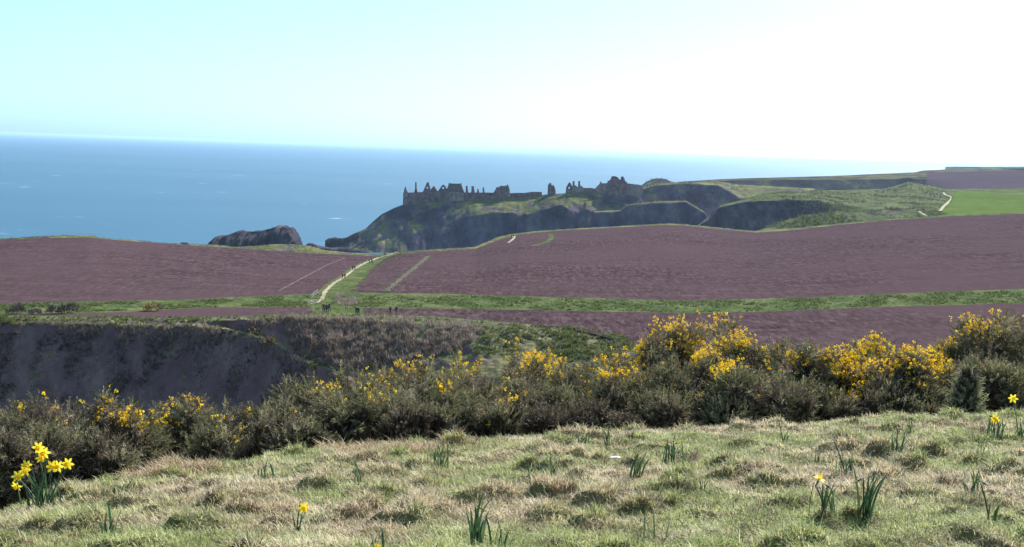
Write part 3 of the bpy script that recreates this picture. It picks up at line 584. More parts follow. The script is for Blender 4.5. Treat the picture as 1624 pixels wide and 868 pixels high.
def inpoly(x, y, poly):
    c = False; j = len(poly)-1
    for i in range(len(poly)):
        if (poly[i][1] > y) != (poly[j][1] > y) and x < (poly[j][0]-poly[i][0])*(y-poly[i][1])/(poly[j][1]-poly[i][1])+poly[i][0]: c = not c
        j = i
    return c
def fill(poly, n, dmin=150, thr=-.35):
    xs = [p[0] for p in poly]; ys = [p[1] for p in poly]; out = []
    for _ in range(n*6):
        if len(out) >= n: break
        a, b = random.uniform(min(xs), max(xs)), random.uniform(min(ys), max(ys))
        if inpoly(a, b, poly):
            h = hit(a, b, dmin)
            if h and float(noise3(np.array([h.x, h.y*.6, 0])/7.0))+.35*float(noise3(np.array([h.x, h.y, 5])/2.2)) > thr: out.append(h)
    return out
scatter('bare_scrub', fill([(390, 512), (470, 504), (640, 505), (770, 518), (730, 560), (640, 575), (560, 590), (480, 560)], 2200, 195), 1.0, M['scrub'], 'twig', 16)
scatter('bare_scrub', fill([(60, 513), (330, 520), (430, 545), (480, 575), (420, 560), (300, 545), (200, 545), (100, 530)], 900, 180, -.1), .8, M['scrub'], 'twig', 14)
scatter('gully_undergrowth', fill([(-60, 530), (330, 530), (540, 600), (500, 640), (-60, 640)], 1500, 150, .0), .6, M['darkherb'], 'twig', 14)
scatter('coarse_grass', fill([(330, 505), (500, 497), (560, 498), (700, 505), (900, 521), (940, 560), (880, 570), (740, 560), (770, 522), (640, 508), (420, 508)], 1500, 195), .55, M['herb'], 'grass', 12)
scatter('coarse_grass', fill([(-100, 501), (330, 503), (350, 520), (430, 532), (540, 590), (500, 585), (420, 545), (330, 522), (-100, 516)], 1500, 180), .5, M['herb'], 'grass', 12)
scatter('gully_undergrowth', fill([(-60, 516), (330, 522), (430, 545), (540, 600), (500, 640), (-60, 640)], 1800, 150), .55, M['scrub'], 'twig', 14)
scatter('coarse_grass', fill([(560, 465), (700, 467), (900, 473), (1100, 478), (1300, 472), (1640, 458), (1640, 480), (1400, 486), (1200, 494), (1100, 496), (900, 492), (700, 488), (560, 487)], 3600, 205, .0), .42, M['herb'], 'grass', 10)
scatter('coarse_grass', fill([(-40, 483), (300, 476), (490, 468), (490, 487), (320, 488), (225, 493), (-40, 497)], 2000, 205, .0), .42, M['herb'], 'grass', 10)
scatter('coarse_grass', fill([(500, 468), (530, 446), (590, 409), (640, 402), (600, 432), (572, 455), (575, 466), (560, 500), (500, 500)], 900, 205, -.1), .3, M['herb'], 'grass', 9)
scatter('coarse_grass', fill([(890, 516), (1000, 535), (1100, 565), (1050, 590), (890, 575)], 900, 190, -.4), .6, M['herb'], 'grass', 12)
TR = []
for a_, b_ in zip(np.interp(np.linspace(0, 1, 420), [0, .33, .66, 1], [612, 630, 655, 684]), np.interp(np.linspace(0, 1, 420), [0, .33, .66, 1], [463, 447, 427, 404])):
    h_ = hit(a_, b_, 205)
    if h_: TR.append(h_+Vector((random.gauss(0, .8), random.gauss(0, .8), 0)))
scatter('track_grass', TR, .3, M['herb'], 'grass', 8)
scatter('bramble_scrub', fill([(535, 468), (565, 468), (568, 484), (545, 486), (528, 480)], 260, 205), .7, M['scrub'], 'twig', 14)
scatter('cliff_top_grass', [Vector((x, y, float(ground_z(x, y)))) for x, y in [(u*(d+s), d+s) for u, d, s in zip(np.interp(np.linspace(0, 1, 900), np.linspace(0, 1, len(US[90:-90])), US[90:-90]), np.interp(np.interp(np.linspace(0, 1, 900), np.linspace(0, 1, len(US[90:-90])), US[90:-90]), US, GD[a9]), rng.uniform(0, 7, 900))]], .55, M['herb'], 'grass', 9)
def far_scatter(nm, key, n, size, mat, x0, x1, y0, y1, thr, label=None, sc=40, kind='grass'):
    P = np.concatenate(o_verts[key]); a, b = project(P); m_ = (a > x0) & (a < x1) & (b > y0) & (b < y1) & (fbm(P[:, 0], P[:, 1], P[:, 2]*0, sc, 3) > thr); P = P[m_]
    if len(P): q = P[rng.integers(0, len(P), n)]; q = q+np.stack([rng.normal(0, 1.2, n), rng.normal(0, 1.5, n), np.full(n, -.3)], 1); scatter(nm, q, size, mat, kind, 12, label)
far_scatter('coastal_scrub', 'coastal_plateau', 2600, 1.2, M['herb'], 1190, 1500, 285, 345, .05)
far_scatter('dark_coastal_scrub', 'coastal_plateau', 1500, 1.5, M['darkherb'], 1240, 1500, 290, 345, .28, None, 22, 'twig')
far_scatter('coastal_scrub', 'coastal_slope', 900, 1.4, M['herb'], 1200, 1500, 330, 360, 0)
far_scatter('headland_grass', 'castle_headland', 700, 1.0, M['herb'], 660, 950, 308, 345, .1, None, 20)
far_scatter('dark_coastal_scrub', 'coastal_cliff', 700, 2.0, M['darkherb'], 990, 1180, 285, 345, .0, None, 20, 'twig')
far_scatter('dark_coastal_scrub', 'far_coast', 500, 1.1, M['darkherb'], 1060, 1480, 268, 292, .05, None, 60, 'twig')
far_scatter('dark_coastal_scrub', 'hump', 160, 1.4, M['darkherb'], 1012, 1080, 280, 300, -.2, None, 60, 'twig')
def small_bush(px, py, r, label, mat, name='gorse_bush', cat='bush', dmin=205, fl=0, grp=None, n=60):
    p = hit(px, py, dmin)
    if not p: return
    e = empty(name, p); tag(e, label, cat, grp); Q = []
    for _ in range(n):
        a = random.uniform(0, 6.28); b = random.random()**.5; h = random.uniform(0, 1)*math.sqrt(1-b*b*.9)
        Q.append((math.cos(a)*b*r, math.sin(a)*b*r*.8, h*r*.9))
    o = scatter('foliage', Q, r*.42, mat, 'twig', 16, k='stuff'); o.parent = e
    if fl:
        Q2 = [(x, y-.12*r, z+.1*r) for x, y, z in random.sample(Q, fl)]; f = scatter('flowers', Q2, r*.2, M['flower'], 'grass', 8, k='stuff'); f.parent = e
    return e
small_bush(243, 493, 1.7, 'small rusty gorse bush with yellow rim in the left green verge', M['brown'], fl=34)
small_bush(233, 494, .8, 'tiny yellow gorse sprig just left of the rusty gorse bush in the verge', M['brown'], fl=20, n=30)
small_bush(108, 497, 2.1, 'dark round bush in the left verge, largest of those by the left edge', M['darkherb'], 'verge_bush')
small_bush(85, 498, 1.6, 'dark bush in the verge just left of the largest round one', M['darkherb'], 'verge_bush')
small_bush(25, 498, 2.0, 'long low dark bush in the verge nearest the left edge', M['darkherb'], 'verge_bush')
small_bush(55, 499, 1.3, 'small dark bush in the verge between two larger ones at far left', M['darkherb'], 'verge_bush')
small_bush(402, 529, 1.3, 'gorse with yellow crown on the lip of the left spur', M['darkherb'], fl=34, dmin=190)
small_bush(427, 541, 1.3, 'second gorse with yellow crown lower on the left spur lip', M['darkherb'], fl=30, dmin=185)
small_bush(10, 512, 1.5, 'pale straw coloured bush on the gully lip at the left edge', M['herb'], 'verge_bush', dmin=190)
# ------------------------------------------------------------------ fences
def fence(name, label, pts, hgt, rails, cat='fence', rad=.055, wire=False):
    o0 = pts[0]; e = empty(name, o0); tag(e, label, cat)
    for p in pts:
        mb = MB(); q = p-o0; mb.tube([q+Vector((0, 0, -.2)), q+Vector((0, 0, hgt))], [rad, rad*.9], 6); mb.build('post', M['wood'], e)
    for rz_ in rails:
        mb = MB(); mb.tube([p-o0+Vector((0, 0, rz_)) for p in pts], .012 if wire else .045, 4); mb.build('wire' if wire else 'rail', M['wire'] if wire else M['wood'], e)
fence('footbridge_railing', 'grey wooden railing beside the foot of the path', wp([(488, 486), (492, 485), (497, 484), (502, 482.5)]), 1.15, (.4, .75, 1.1), 'fence', .07)
fence('path_fence', 'short weathered rail fence climbing beside the path above the railing', wp([(494, 475.5), (497, 472), (501, 469), (504, 466.5)]), 1.2, (.5, 1.05), 'fence', .07)
fence('post_and_wire_fence', 'wire fence with thin posts where the path meets the field crest', wp([(608, 409), (613, 407), (619, 405.5), (627, 403.5), (633, 402.5)]), 1.3, (.6, 1.1), 'fence', .06, True)
fence('post_and_wire_fence', 'thin wire fence on the grassy cliff top at far left', [Vector((u*d, d, float(ground_z(u*d, d)))) for u, d in [(ray(p_, 376)[0], 446) for p_ in range(18, 165, 13)]], 1.1, (.5, 1.0), 'fence', .05, True)
# ------------------------------------------------------------------ people
def skin_obj(name, verts, edges, rads, mat, parent, root=0, sub=1):
    m = bpy.data.meshes.new(name); m.from_pydata(verts, edges, []); m.materials.append(mat)
    o = bpy.data.objects.new(name, m); COL.objects.link(o); o.parent = parent
    md = o.modifiers.new('Skin', 'SKIN'); sv = m.skin_vertices[0].data if m.skin_vertices else None
    if sv is None:
        bpy.context.view_layer.objects.active = o; sv = m.skin_vertices[0].data
    for i, r in enumerate(rads): sv[i].radius = (r, r) if not hasattr(r, '__len__') else r; sv[i].use_root = (i == root)
    s2 = o.modifiers.new('Subdivision', 'SUBSURF'); s2.levels = s2.render_levels = sub; return o
CM = {}
def cloth(c):
    if c not in CM: CM[c] = plain('cloth', c, .9, .12, 6)
    return CM[c]
SKIN = plain('skin', (.5, .3, .22), .6, .08, 20); HAIR = plain('hair', (.05, .035, .025), .8, .2, 40)
def person(p, rz, label, jacket, legs, stride=.28, arm=.2, grp='walkers on the coast path', hgt=1.72, dark_hair=True):
    e = empty('person', p, rz); tag(e, label, 'person', grp); k = hgt/1.72; e.scale = (k, k, k); s = stride; a = arm
    V = [(0, 0, .93), (0, 0, 1.12), (0, .01, 1.36), (0, .02, 1.47), (0, .03, 1.56), (0, .035, 1.65),
         (.09, 0, .88), (.1, s*.5, .48), (.1, s*.75, .08), (.1, s*.75+.15, .03), (-.09, 0, .88), (-.1, -s*.35, .49), (-.1, -s*.95, .12), (-.1, -s*.95+.13, .04),
         (.17, .01, 1.38), (.22, -a*.5, 1.12), (.22, -a*.4+.08, .88), (.22, -a*.3+.12, .79), (-.17, .01, 1.38), (-.22, a*.5, 1.12), (-.22, a+.12, .9), (-.22, a+.18, .82)]
    E = [(0, 1), (1, 2), (2, 3), (3, 4), (4, 5), (0, 6), (6, 7), (7, 8), (8, 9), (0, 10), (10, 11), (11, 12), (12, 13), (2, 14), (14, 15), (15, 16), (16, 17), (2, 18), (18, 19), (19, 20), (20, 21)]
    Rr = [(.15, .11), (.14, .1), (.16, .11), .06, .085, .09, .085, .06, .04, .035, .085, .06, .04, .035, .06, .045, .035, .03, .06, .045, .035, .03]
    skin_obj('body', V, E, Rr, SKIN, e)
    ji = [0, 1, 2, 3, 14, 15, 16, 18, 19, 20]; mp = {v: i for i, v in enumerate(ji)}
    skin_obj('jacket', [V[i] for i in ji], [(mp[x], mp[y]) for x, y in E if x in mp and y in mp], [(.19, .15), (.175, .14), (.19, .14), .08, .085, .068, .055, .085, .068, .055], cloth(jacket), e)
    ti = [0, 6, 7, 8, 10, 11, 12]; mp = {v: i for i, v in enumerate(ti)}
    skin_obj('trousers', [V[i] for i in ti], [(mp[x], mp[y]) for x, y in E if x in mp and y in mp], [(.17, .13), .105, .08, .065, .105, .08, .065], cloth(legs), e)
    skin_obj('hair', [(0, .0, 1.62), (0, .01, 1.71)], [(0, 1)], [.092, .082], HAIR, e)
    for i in (8, 12):
        mb = MB(); x, y, z = V[i]; mb.box((x, y+.06, z-.03), (.1, .28, .1)); mb.build('shoe', cloth((.03, .03, .03)), e)
    return e
PP = [(513, 493.5, 'walker in a dark red jacket, leftmost of four at the foot of the path', (.10, .03, .035), (.02, .02, .03), .3), (516.2, 494.5, 'walker in a grey jacket, second from left of four at the foot of the path', (.12, .12, .14), (.03, .03, .05), .2),
      (519.2, 495, 'walker in a purple grey coat, third of four at the foot of the path', (.10, .07, .10), (.03, .03, .04), .25), (522.4, 493.5, 'walker in a navy coat, rightmost of four at the foot of the path', (.02, .03, .07), (.02, .02, .02), .3),
      (565, 499, 'walker in a black coat by the lower field strip, left of a close pair', (.02, .02, .025), (.02, .02, .02), .2), (568.6, 499.3, 'walker in a dark blue coat by the lower field strip, right of a close pair', (.025, .03, .05), (.02, .02, .03), .3),
      (619, 498.5, 'walker in a dark coat at the lower field strip edge, left of two', (.04, .03, .04), (.03, .03, .04), .2), (628.5, 498.5, 'walker in a maroon coat at the lower field strip edge, right of two', (.09, .05, .06), (.05, .04, .05), .2),
      (543.2, 442.5, 'walker in a dark red coat on the path below the middle pair, left one', (.14, .025, .03), (.03, .02, .03), .3), (547, 441.8, 'walker in a maroon coat on the path below the middle pair, right one', (.09, .02, .03), (.03, .02, .03), .2),
      (559.4, 429.5, 'walker in black on the middle of the path, left of the middle pair', (.015, .015, .02), (.015, .015, .02), .3), (562.6, 429, 'walker in dark grey on the middle of the path, right of the middle pair', (.04, .04, .05), (.02, .02, .03), .2),
      (585.6, 417.5, 'walker in a black jacket high on the path, left of the upper pair', (.015, .015, .02), (.02, .02, .02), .3), (589.6, 417.2, 'walker in a brown jacket high on the path, right of the upper pair', (.06, .035, .03), (.02, .02, .02), .3),
      (610, 406.5, 'walker in dark blue near the crest where the path tops the field', (.03, .04, .08), (.03, .03, .04), .2), (612.6, 406.5, 'walker in a pale jacket near the crest where the path tops the field', (.4, .38, .36), (.05, .05, .06), .2),
      (811.6, 377, 'walker in black on the far path bend below the castle, left one', (.015, .015, .02), (.02, .02, .02), .2), (814.4, 377, 'walker in dark grey on the far path bend below the castle, right one', (.04, .04, .04), (.02, .02, .02), .2)]
for i, (a, b, lab, jk, lg, st) in enumerate(PP):
    p = hit(a, b, 190)
    if p: person(p, random.uniform(-.6, .1)+(math.pi if i % 3 == 0 else 0), lab, jk, lg, st, hgt=random.uniform(1.62, 1.84))
# ------------------------------------------------------------------ gorse
def shoot_template(seed):
    r = random.Random(seed); tr = []; L = .14
    tr.append([(-.004, 0, 0), (.004, 0, 0), (0, 0, L)])
    for k in range(12):
        z = L*(.12+.9*k/12); a = k*2.4+r.uniform(-.4, .4); l = .040*(1.15-.6*k/12)*r.uniform(.7, 1.3); t_ = r.uniform(.5, 1.0)
        d = Vector((math.cos(a)*math.sin(t_), math.sin(a)*math.sin(t_), math.cos(t_))); s = Vector((-math.sin(a), math.cos(a), 0))*.0052
        b = Vector((0, 0, z)); tr.append([tuple(b-s), tuple(b+s), tuple(b+d*l)])
    return np.array(tr)
ST = [shoot_template(i) for i in range(6)]
def floret_template(seed):
    """a tight round head of small pea flowers"""
    r = random.Random(seed); tr = []
    for k in range(9):
        c = Vector((r.gauss(0, 1), r.gauss(0, 1), r.gauss(0, 1))).normalized()*r.uniform(.010, .024)+Vector((0, 0, .03)); n_ = Vector((r.gauss(0, 1), r.gauss(0, 1), r.gauss(0, 1))).normalized()
        a = n_.orthogonal().normalized()*.011; b = n_.cross(a).normalized()*.009; tr.append([tuple(c-a), tuple(c+b), tuple(c+a)]); tr.append([tuple(c-a), tuple(c+a), tuple(c-b)])
    return np.array(tr)
FT = [floret_template(i) for i in range(4)]
def orient(T, pos, dirs, sc, roll):
    """T (k,3,3) placed at every pos with +z along dirs -> (n*k,3,3)"""
    up = np.where(np.abs(dirs[:, 2:3]) < .95, np.array([[0, 0, 1.]]), np.array([[1., 0, 0]]))
    a = np.cross(dirs, up); a /= np.linalg.norm(a, axis=1)[:, None]; b = np.cross(dirs, a)
    c, s = np.cos(roll)[:, None], np.sin(roll)[:, None]; a2 = a*c+b*s; b2 = -a*s+b*c
    B = np.stack([a2, b2, dirs], 1)*sc[:, None, None]
    out = np.einsum('kvi,nij->nkvj', T, B)+pos[:, None, None, :]; return out.reshape(-1, 3, 3)
PATCH = [(1050, 500, 20, 1.3), (1075, 512, 26, .9), (1110, 512, 34, 1.7), (1135, 540, 30, 1.3), (1165, 530, 22, .8), (1190, 525, 14, .6), (1120, 535, 30, 1.4), (1080, 540, 14, .6), (1010, 555, 24, .9), (955, 575, 20, 1.0), (990, 585, 18, .6), (965, 590, 14, .7), (1150, 578, 16, .6),
         (1230, 560, 24, .5), (1260, 570, 18, .6), (1290, 575, 20, .5), (1340, 560, 24, .8), (1350, 595, 20, .9), (1345, 575, 22, .6), (1395, 540, 20, 1.0), (1410, 565, 26, .6), (1370, 560, 20, .6), (1460, 565, 26, .9), (1485, 585, 20, 1.0), (1475, 570, 18, .6), (1500, 610, 14, .3),
         (1485, 540, 18, .7), (1500, 530, 20, .7), (1540, 515, 22, .6), (1570, 500, 24, .7), (1605, 520, 22, .5), (1350, 620, 18, .4),
         (820, 565, 28, .9), (855, 567, 26, 1.1), (885, 573, 22, .9), (720, 565, 28, .9), (745, 572, 26, .8), (640, 570, 26, .75), (670, 577, 26, .75), (700, 588, 26, .6), (810, 630, 22, .4), (570, 602, 20, .35), (590, 620, 30, .25), (530, 600, 26, .5), (600, 600, 30, .5),
         (180, 655, 22, .7), (195, 665, 18, .7), (235, 645, 26, .6), (260, 655, 22, .6), (215, 640, 20, .5), (300, 630, 20, .8), (335, 640, 20, .7), (350, 650, 16, .6), (392, 656, 7, .9), (360, 690, 26, .3), (60, 660, 20, .3), (25, 640, 22, .3), (100, 640, 50, .15), (430, 672, 12, .4), (457, 680, 9, .7), (485, 640, 30, .2),
         (930, 540, 5, .9), (940, 620, 16, .3), (1000, 600, 20, .2), (688, 676, 3, .8), (235, 680, 14, .3), (1100, 560, 60, .12), (1330, 600, 100, .06), (780, 610, 90, .08), (150, 650, 140, .08)]
PT = np.array(PATCH)
FRAG = []
def gorse(px, top_py, wpx, d, label, dens=1.0, brown=False, conic=False, base=None):
    u, w = ray(px, top_py); x = u*d; zt = CAMZ+w*d; zg = float(hill_z(np.array([x]), np.array([d]))[0]) if base is None else base
    zt -= (.04 if px < 300 else -.09 if 470 < px < 960 else -.04); h = max(zt-zg, .45); zg = zt-h; r = wpx/F*d/2
    e = empty('bramble_bush' if brown else 'gorse_bush', (x, d, zg)); tag(e, label, 'bush', 'bushes along the top of the slope')
    rr = random.Random(int(px*7+top_py)); lobes = []
    if conic:
        for k in range(6): f = k/6; lobes.append((rr.uniform(-.02, .02), 0, h*(.15+.75*f), r*(1-f*.85), r*(1-f*.85), h*.18))
    else:
        lobes.append((0, 0, h*.45, r*.78, r*.72, h*.5))
        for k in range(12):
            a = rr.uniform(0, 6.28); q = rr.uniform(.45, .85); lr = rr.uniform(.22, .42)
            lobes.append((math.cos(a)*r*q, math.sin(a)*r*q, h*rr.uniform(.25, .76), r*lr, r*lr, h*rr.uniform(.18, .27)))
    LB = np.array(lobes); area = (LB[:, 3]*(LB[:, 5]+LB[:, 3])).sum(); n = int(2100*area*dens/.5)
    n = min(max(n, 1000), 4600); pr = LB[:, 3]*(LB[:, 5]+LB[:, 3]); li = rng.choice(len(LB), n, p=pr/pr.sum())
    D = rng.normal(size=(n, 3)); D[:, 2] = D[:, 2]*.9+.25; D /= np.linalg.norm(D, axis=1)[:, None]
    fr = rng.uniform(.72, 1.0, n); C = LB[li, :3]; Rr = LB[li, 3:]
    bump = 1+.26*noise3(D*2.4+li[:, None]*3.7); P = C+D*Rr*(fr*bump)[:, None]
    nr = D/Rr; nr /= np.linalg.norm(nr, axis=1)[:, None]
    ins = np.zeros(n, bool)
    for L in LB: ins |= (((P-L[:3])/(L[3:]*.82))**2).sum(1) < 1
    keep = ~ins & (P[:, 2] > -.25) & (rng.random(n) < np.clip((P[:, 2]/h-.16)*2.1, .16, 1)); P, nr = P[keep], nr[keep]; n = len(P)
    dr = nr*1.0+np.array([0, 0, .25])+rng.normal(0, .32, (n, 3)); dr /= np.linalg.norm(dr, axis=1)[:, None]
    sc = rng.uniform(.5, 1.15, n)*(1.0 if not brown else .9); ro = rng.uniform(0, 6.28, n); tv = np.clip(rng.normal(.45, .2, n)+.25*noise3(P*4+px), 0, 1); ty = rng.integers(0, 6, n)
    tris, tint = [], []
    for k in range(6):
        s = ty == k; q = orient(ST[k], P[s]-dr[s]*.06, dr[s], sc[s], ro[s]); tris.append(q); tint.append(np.repeat(np.clip(tv[s], 0, 1), len(ST[k])*3))
    T = np.concatenate(tris); V = T.reshape(-1, 3); mesh_np('foliage', V, np.arange(len(V)).reshape(-1, 3), M['brown'] if brown else M['sage'] if conic else M['gorse'], e, attrs={'tint': np.concatenate(tint)})['kind'] = 'stuff'
    # inner branches
    mb = MB()
    for L in lobes:
        for k in range(3):
            a = rr.uniform(0, 6.28); tip = Vector((L[0]+math.cos(a)*L[3]*.8, L[1]+math.sin(a)*L[4]*.8, L[2]+L[5]*rr.uniform(0, .8)))
            mb.tube([(rr.uniform(-.05, .05), rr.uniform(-.05, .05), -.1), tip*.5+Vector((0, 0, -.03)), tip], [.022, .014, .005], 5, False)
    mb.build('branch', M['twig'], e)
    # dense inner growth that hides the far side
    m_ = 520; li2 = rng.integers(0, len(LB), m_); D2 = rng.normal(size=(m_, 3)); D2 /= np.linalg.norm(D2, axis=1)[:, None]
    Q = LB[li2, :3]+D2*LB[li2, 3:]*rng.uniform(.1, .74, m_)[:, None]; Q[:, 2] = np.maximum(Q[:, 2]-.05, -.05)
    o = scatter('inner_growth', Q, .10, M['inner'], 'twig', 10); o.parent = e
    if not brown and not conic:
        tips = P+dr*.09*sc[:, None]; qx, qy = project(tips+np.array([x, d, zg])); wgt = np.zeros(n)
        for a, b, s, v in PT: wgt += v*np.exp(-((qx-a)**2+(qy-b)**2)/(s*s)*.9)
        wgt *= .62 if px < 480 else .75 if px < 930 else 1.05
        wgt *= np.clip(.75+2.2*noise3(P*3.6+11+px), .0, 2.2)
        fl = (rng.random(n) < np.clip(wgt, 0, 1.3)**1.5*.5) & (nr[:, 2] > -.35); m_ = fl.sum()
        if m_ > 3:
            Pf, df, sf_ = P[fl], dr[fl], sc[fl]; tr = []; tt = []
            for rep in range(2):
                k = rep; ppos = Pf+df*.04+rng.normal(0, .022, (m_, 3)); q = orient(FT[k], ppos, df, rng.uniform(.5, .95, m_), rng.uniform(0, 6.28, m_)); tr.append(q); tt.append(np.repeat(rng.uniform(0, 1, m_), len(FT[k])*3))
            V = np.concatenate(tr).reshape(-1, 3); mesh_np('flowers', V, np.arange(len(V)).reshape(-1, 3), M['flower'], e, attrs={'tint': np.concatenate(tt)})['kind'] = 'stuff'
    return e
B = [(-60, 625, 170, 8.6, 'gorse bush cut by the left edge of the hedge row behind the daffodils'),
     (25, 622, 150, 8.4, 'leftmost full gorse bush, behind the daffodil clump, with few flowers'),
     (115, 622, 150, 8.8, 'gorse bush standing behind and right of the daffodil clump'),
     (60, 665, 150, 7.7, 'low dark gorse directly behind the daffodil blooms'),
     (165, 672, 130, 8.0, 'dark gorse front with yellow sprays on its upper right, left of the sandy gap'),
     (215, 630, 130, 9.2, 'gorse bush speckled orange along its crown left of the sandy gap'),
     (300, 624, 120, 10.2, 'gorse arching over the sandy gap with a yellow crown'),
     (358, 640, 110, 9.8, 'rounded gorse right of the sandy gap with yellow along its top'),
     (350, 672, 110, 9.2, 'low gorse right beside the sandy gap with a dark hollow'),
     (425, 640, 110, 9.8, 'thin gorse with one bright yellow spot between two rounder bushes'),
     (460, 668, 120, 9.2, 'low green gorse with a dark hollow in its middle left of centre'),
     (500, 600, 150, 11.2, 'grey green gorse sloping up from the dark gully left of centre'),
     (540, 640, 120, 9.8, 'small gorse in front of the sloping grey green one'),
     (575, 588, 130, 11.8, 'gorse with scattered orange flowers above the pinkish grass'),
     (625, 632, 130, 10.2, 'gorse with a brownish skirt above the pinkish grass'),
     (645, 562, 140, 13, 'skyline gorse with a flecked yellow crown left of the centre dip'),
     (730, 558, 140, 13.2, 'gorse on the skyline with a yellow speckled crown at centre'),
     (705, 606, 110, 11.4, 'dark gorse with one yellow spot below the centre skyline'),
     (775, 600, 140, 11.8, 'grey green gorse below the centre skyline right of the dark hollow'),
     (715, 650, 90, 10.0, 'small spiky gorse at the grass edge just left of centre'),
     (825, 560, 130, 13.2, 'gorse with a golden band along its crown right of centre'),
     (895, 572, 120, 12.8, 'gorse continuing the golden band down to the right'),
     (835, 612, 130, 11.2, 'broad gorse with pale yellow flecks at centre right of the hollow'),
     (800, 650, 110, 10.1, 'low gorse at the grass edge at centre'),
     (905, 622, 120, 11.0, 'dark gorse behind the brown bramble bushes'),
     (960, 545, 130, 12.6, 'gorse rising left of the great yellow one with a yellow patch low on its left'),
     (990, 590, 130, 11.3, 'gorse below the left shoulder of the great yellow one'),
     (1050, 505, 130, 12.6, 'left half of the great gorse with bright yellow cluster at its very top'),
     (1120, 498, 150, 12.8, 'great gorse bearing the densest mass of yellow flowers'),
     (1075, 565, 150, 11.4, 'dark gorse front under the dense yellow mass'),
     (1060, 622, 130, 10.7, 'low shadowed gorse at the grass edge below the dense yellow mass'),
     (1190, 530, 120, 12.2, 'gorse on the right shoulder of the dense yellow mass'),
     (1170, 580, 140, 11.0, 'dark gorse with an orange fleck row below the right shoulder'),
     (1160, 630, 140, 10.6, 'black shadowed gorse foot at the grass edge right of the great one'),
     (1250, 536, 150, 11.8, 'gorse with upright grey shoots and few flowers right of the great one'),
     (1255, 600, 160, 10.9, 'broad shadowed gorse front below the upright grey shoots'),
     (1325, 548, 130, 11.6, 'gorse with a yellow column of flowers down its right side'),
     (1330, 625, 110, 10.8, 'narrow gorse foot under the yellow column'),
     (1395, 530, 100, 12.2, 'gorse poking highest between the yellow column and the right rim'),
     (1400, 575, 140, 11.2, 'rounded dark gorse right of the yellow column'),
     (1455, 552, 120, 11.4, 'rounded gorse with a yellow flowered right rim'),
     (1420, 610, 150, 10.9, 'dark hollow gorse front at the grass edge left of the conical shrub'),
     (1475, 615, 80, 11.0, 'gorse foot with straw coloured edge left of the conical shrub'),
     (1500, 530, 90, 13.0, 'gorse sloping up to the right skyline with a yellow upper edge'),
     (1565, 495, 130, 13.0, 'tallest right hand gorse with orange flowers along its peak'),
     (1640, 512, 140, 12.8, 'gorse cut by the right edge of the picture'),
     (1545, 560, 130, 12.2, 'black shaded gorse face behind the conical shrub'),
     (1615, 580, 140, 12.0, 'black shaded gorse face behind the right hand daffodil')]
for b in B: gorse(*b)
gorse(1537, 584, 66, 10.5, 'small pale green conical shrub standing alone before the black gorse', 1.6, conic=True)
gorse(930, 640, 100, 10.2, 'tangled pinkish brown bramble left of the black gorse foot', 1.0, brown=True)
gorse(868, 652, 80, 10.0, 'small brown bramble mixed with green at the grass edge at centre', .9, brown=True)
gorse(640, 655, 90, 9.7, 'reddish brown dead bramble on the grass edge left of centre', .8, brown=True)
gorse(985, 655, 70, 10.2, 'low brown bramble right of the tangled pinkish one', .9, brown=True)
# ------------------------------------------------------------------ grass
def blades(n, xy, L0, L1, w0, lean, tint_fn, name, mat, lodge=.0, kind='stuff', bunch=0):
    x, y = xy; n = len(x); z = hill_z(x, y); L = rng.uniform(L0, L1, n); a = rng.uniform(0, 2*np.pi, n)
    if bunch: a = 3*noise3(np.stack([x*4, y*4, x*0], -1))*bunch+a*.8
    t0 = rng.uniform(.1, lean, n)+.25; t1 = t0+rng.uniform(.2, .9, n); dx, dy = np.cos(a), np.sin(a)
    wv = w0*rng.uniform(.7, 1.4, n)*(.6+y*.07); sx, sy = -dy*wv, dx*wv
    m_ = L*.5; p1 = np.stack([x+dx*np.sin(t0)*m_, y+dy*np.sin(t0)*m_, z+np.cos(t0)*m_], 1); p0 = np.stack([x, y, z-.006], 1)
    p2 = p1+np.stack([dx*np.sin(t1)*m_, dy*np.sin(t1)*m_, np.cos(t1)*m_], 1); s = np.stack([sx, sy, 0*sx], 1)
    V = np.stack([p0-s, p0+s, p1+s*.8, p1-s*.8, p2], 1).reshape(-1, 3); b = (np.arange(n)*5)[:, None]
    Fc = np.concatenate([b+np.array([[0, 1, 2]]), b+np.array([[0, 2, 3]]), b+np.array([[3, 2, 4]])], 1).reshape(-1, 3)
    ti = np.clip(tint_fn(x, y), 0, 1); o = mesh_np(name, V, Fc, mat, attrs={'tint': np.repeat(ti, 5)}); tag(o, None, None, None, kind); return o
def spread(n, dmin, dmax, pw=1.6, um=.56):
    r = rng.random(n); e = 2-pw; y = (dmin**e+r*(dmax**e-dmin**e))**(1/e); u = rng.uniform(-um, um, n); x = u*y
    ye = np.interp(u, [-.8, -.47, -.35, 0, .25, .45, .8], [5.6, 6.2, 7.4, 9.0, 9.8, 10.6, 11]); k = y < ye+.9; return x[k], y[k]
xy = spread(330000, 3.6, 12.8, 1.15)
f_t = lambda x, y: rng.normal(.52, .2, len(x))+.35*noise3(np.stack([x*3, y*3, x*0], -1))
blades(0, xy, .022, .066, .0017, 1.15, f_t, 'grass', M['blade'], bunch=.8)
def near_tufts(cs, rs, per, L0, L1, mat, name, w=.0017, lean=.9):
    X, Y = [], []
    for (cx_, cy_), r in zip(cs, rs):
        a = rng.uniform(0, 6.28, per); q = r*np.sqrt(rng.random(per)); X.append(cx_+np.cos(a)*q); Y.append(cy_+np.sin(a)*q*.8)
    return blades(0, (np.concatenate(X), np.concatenate(Y)), L0, L1, w, lean, lambda x, y: rng.normal(.5, .25, len(x)), name, mat)
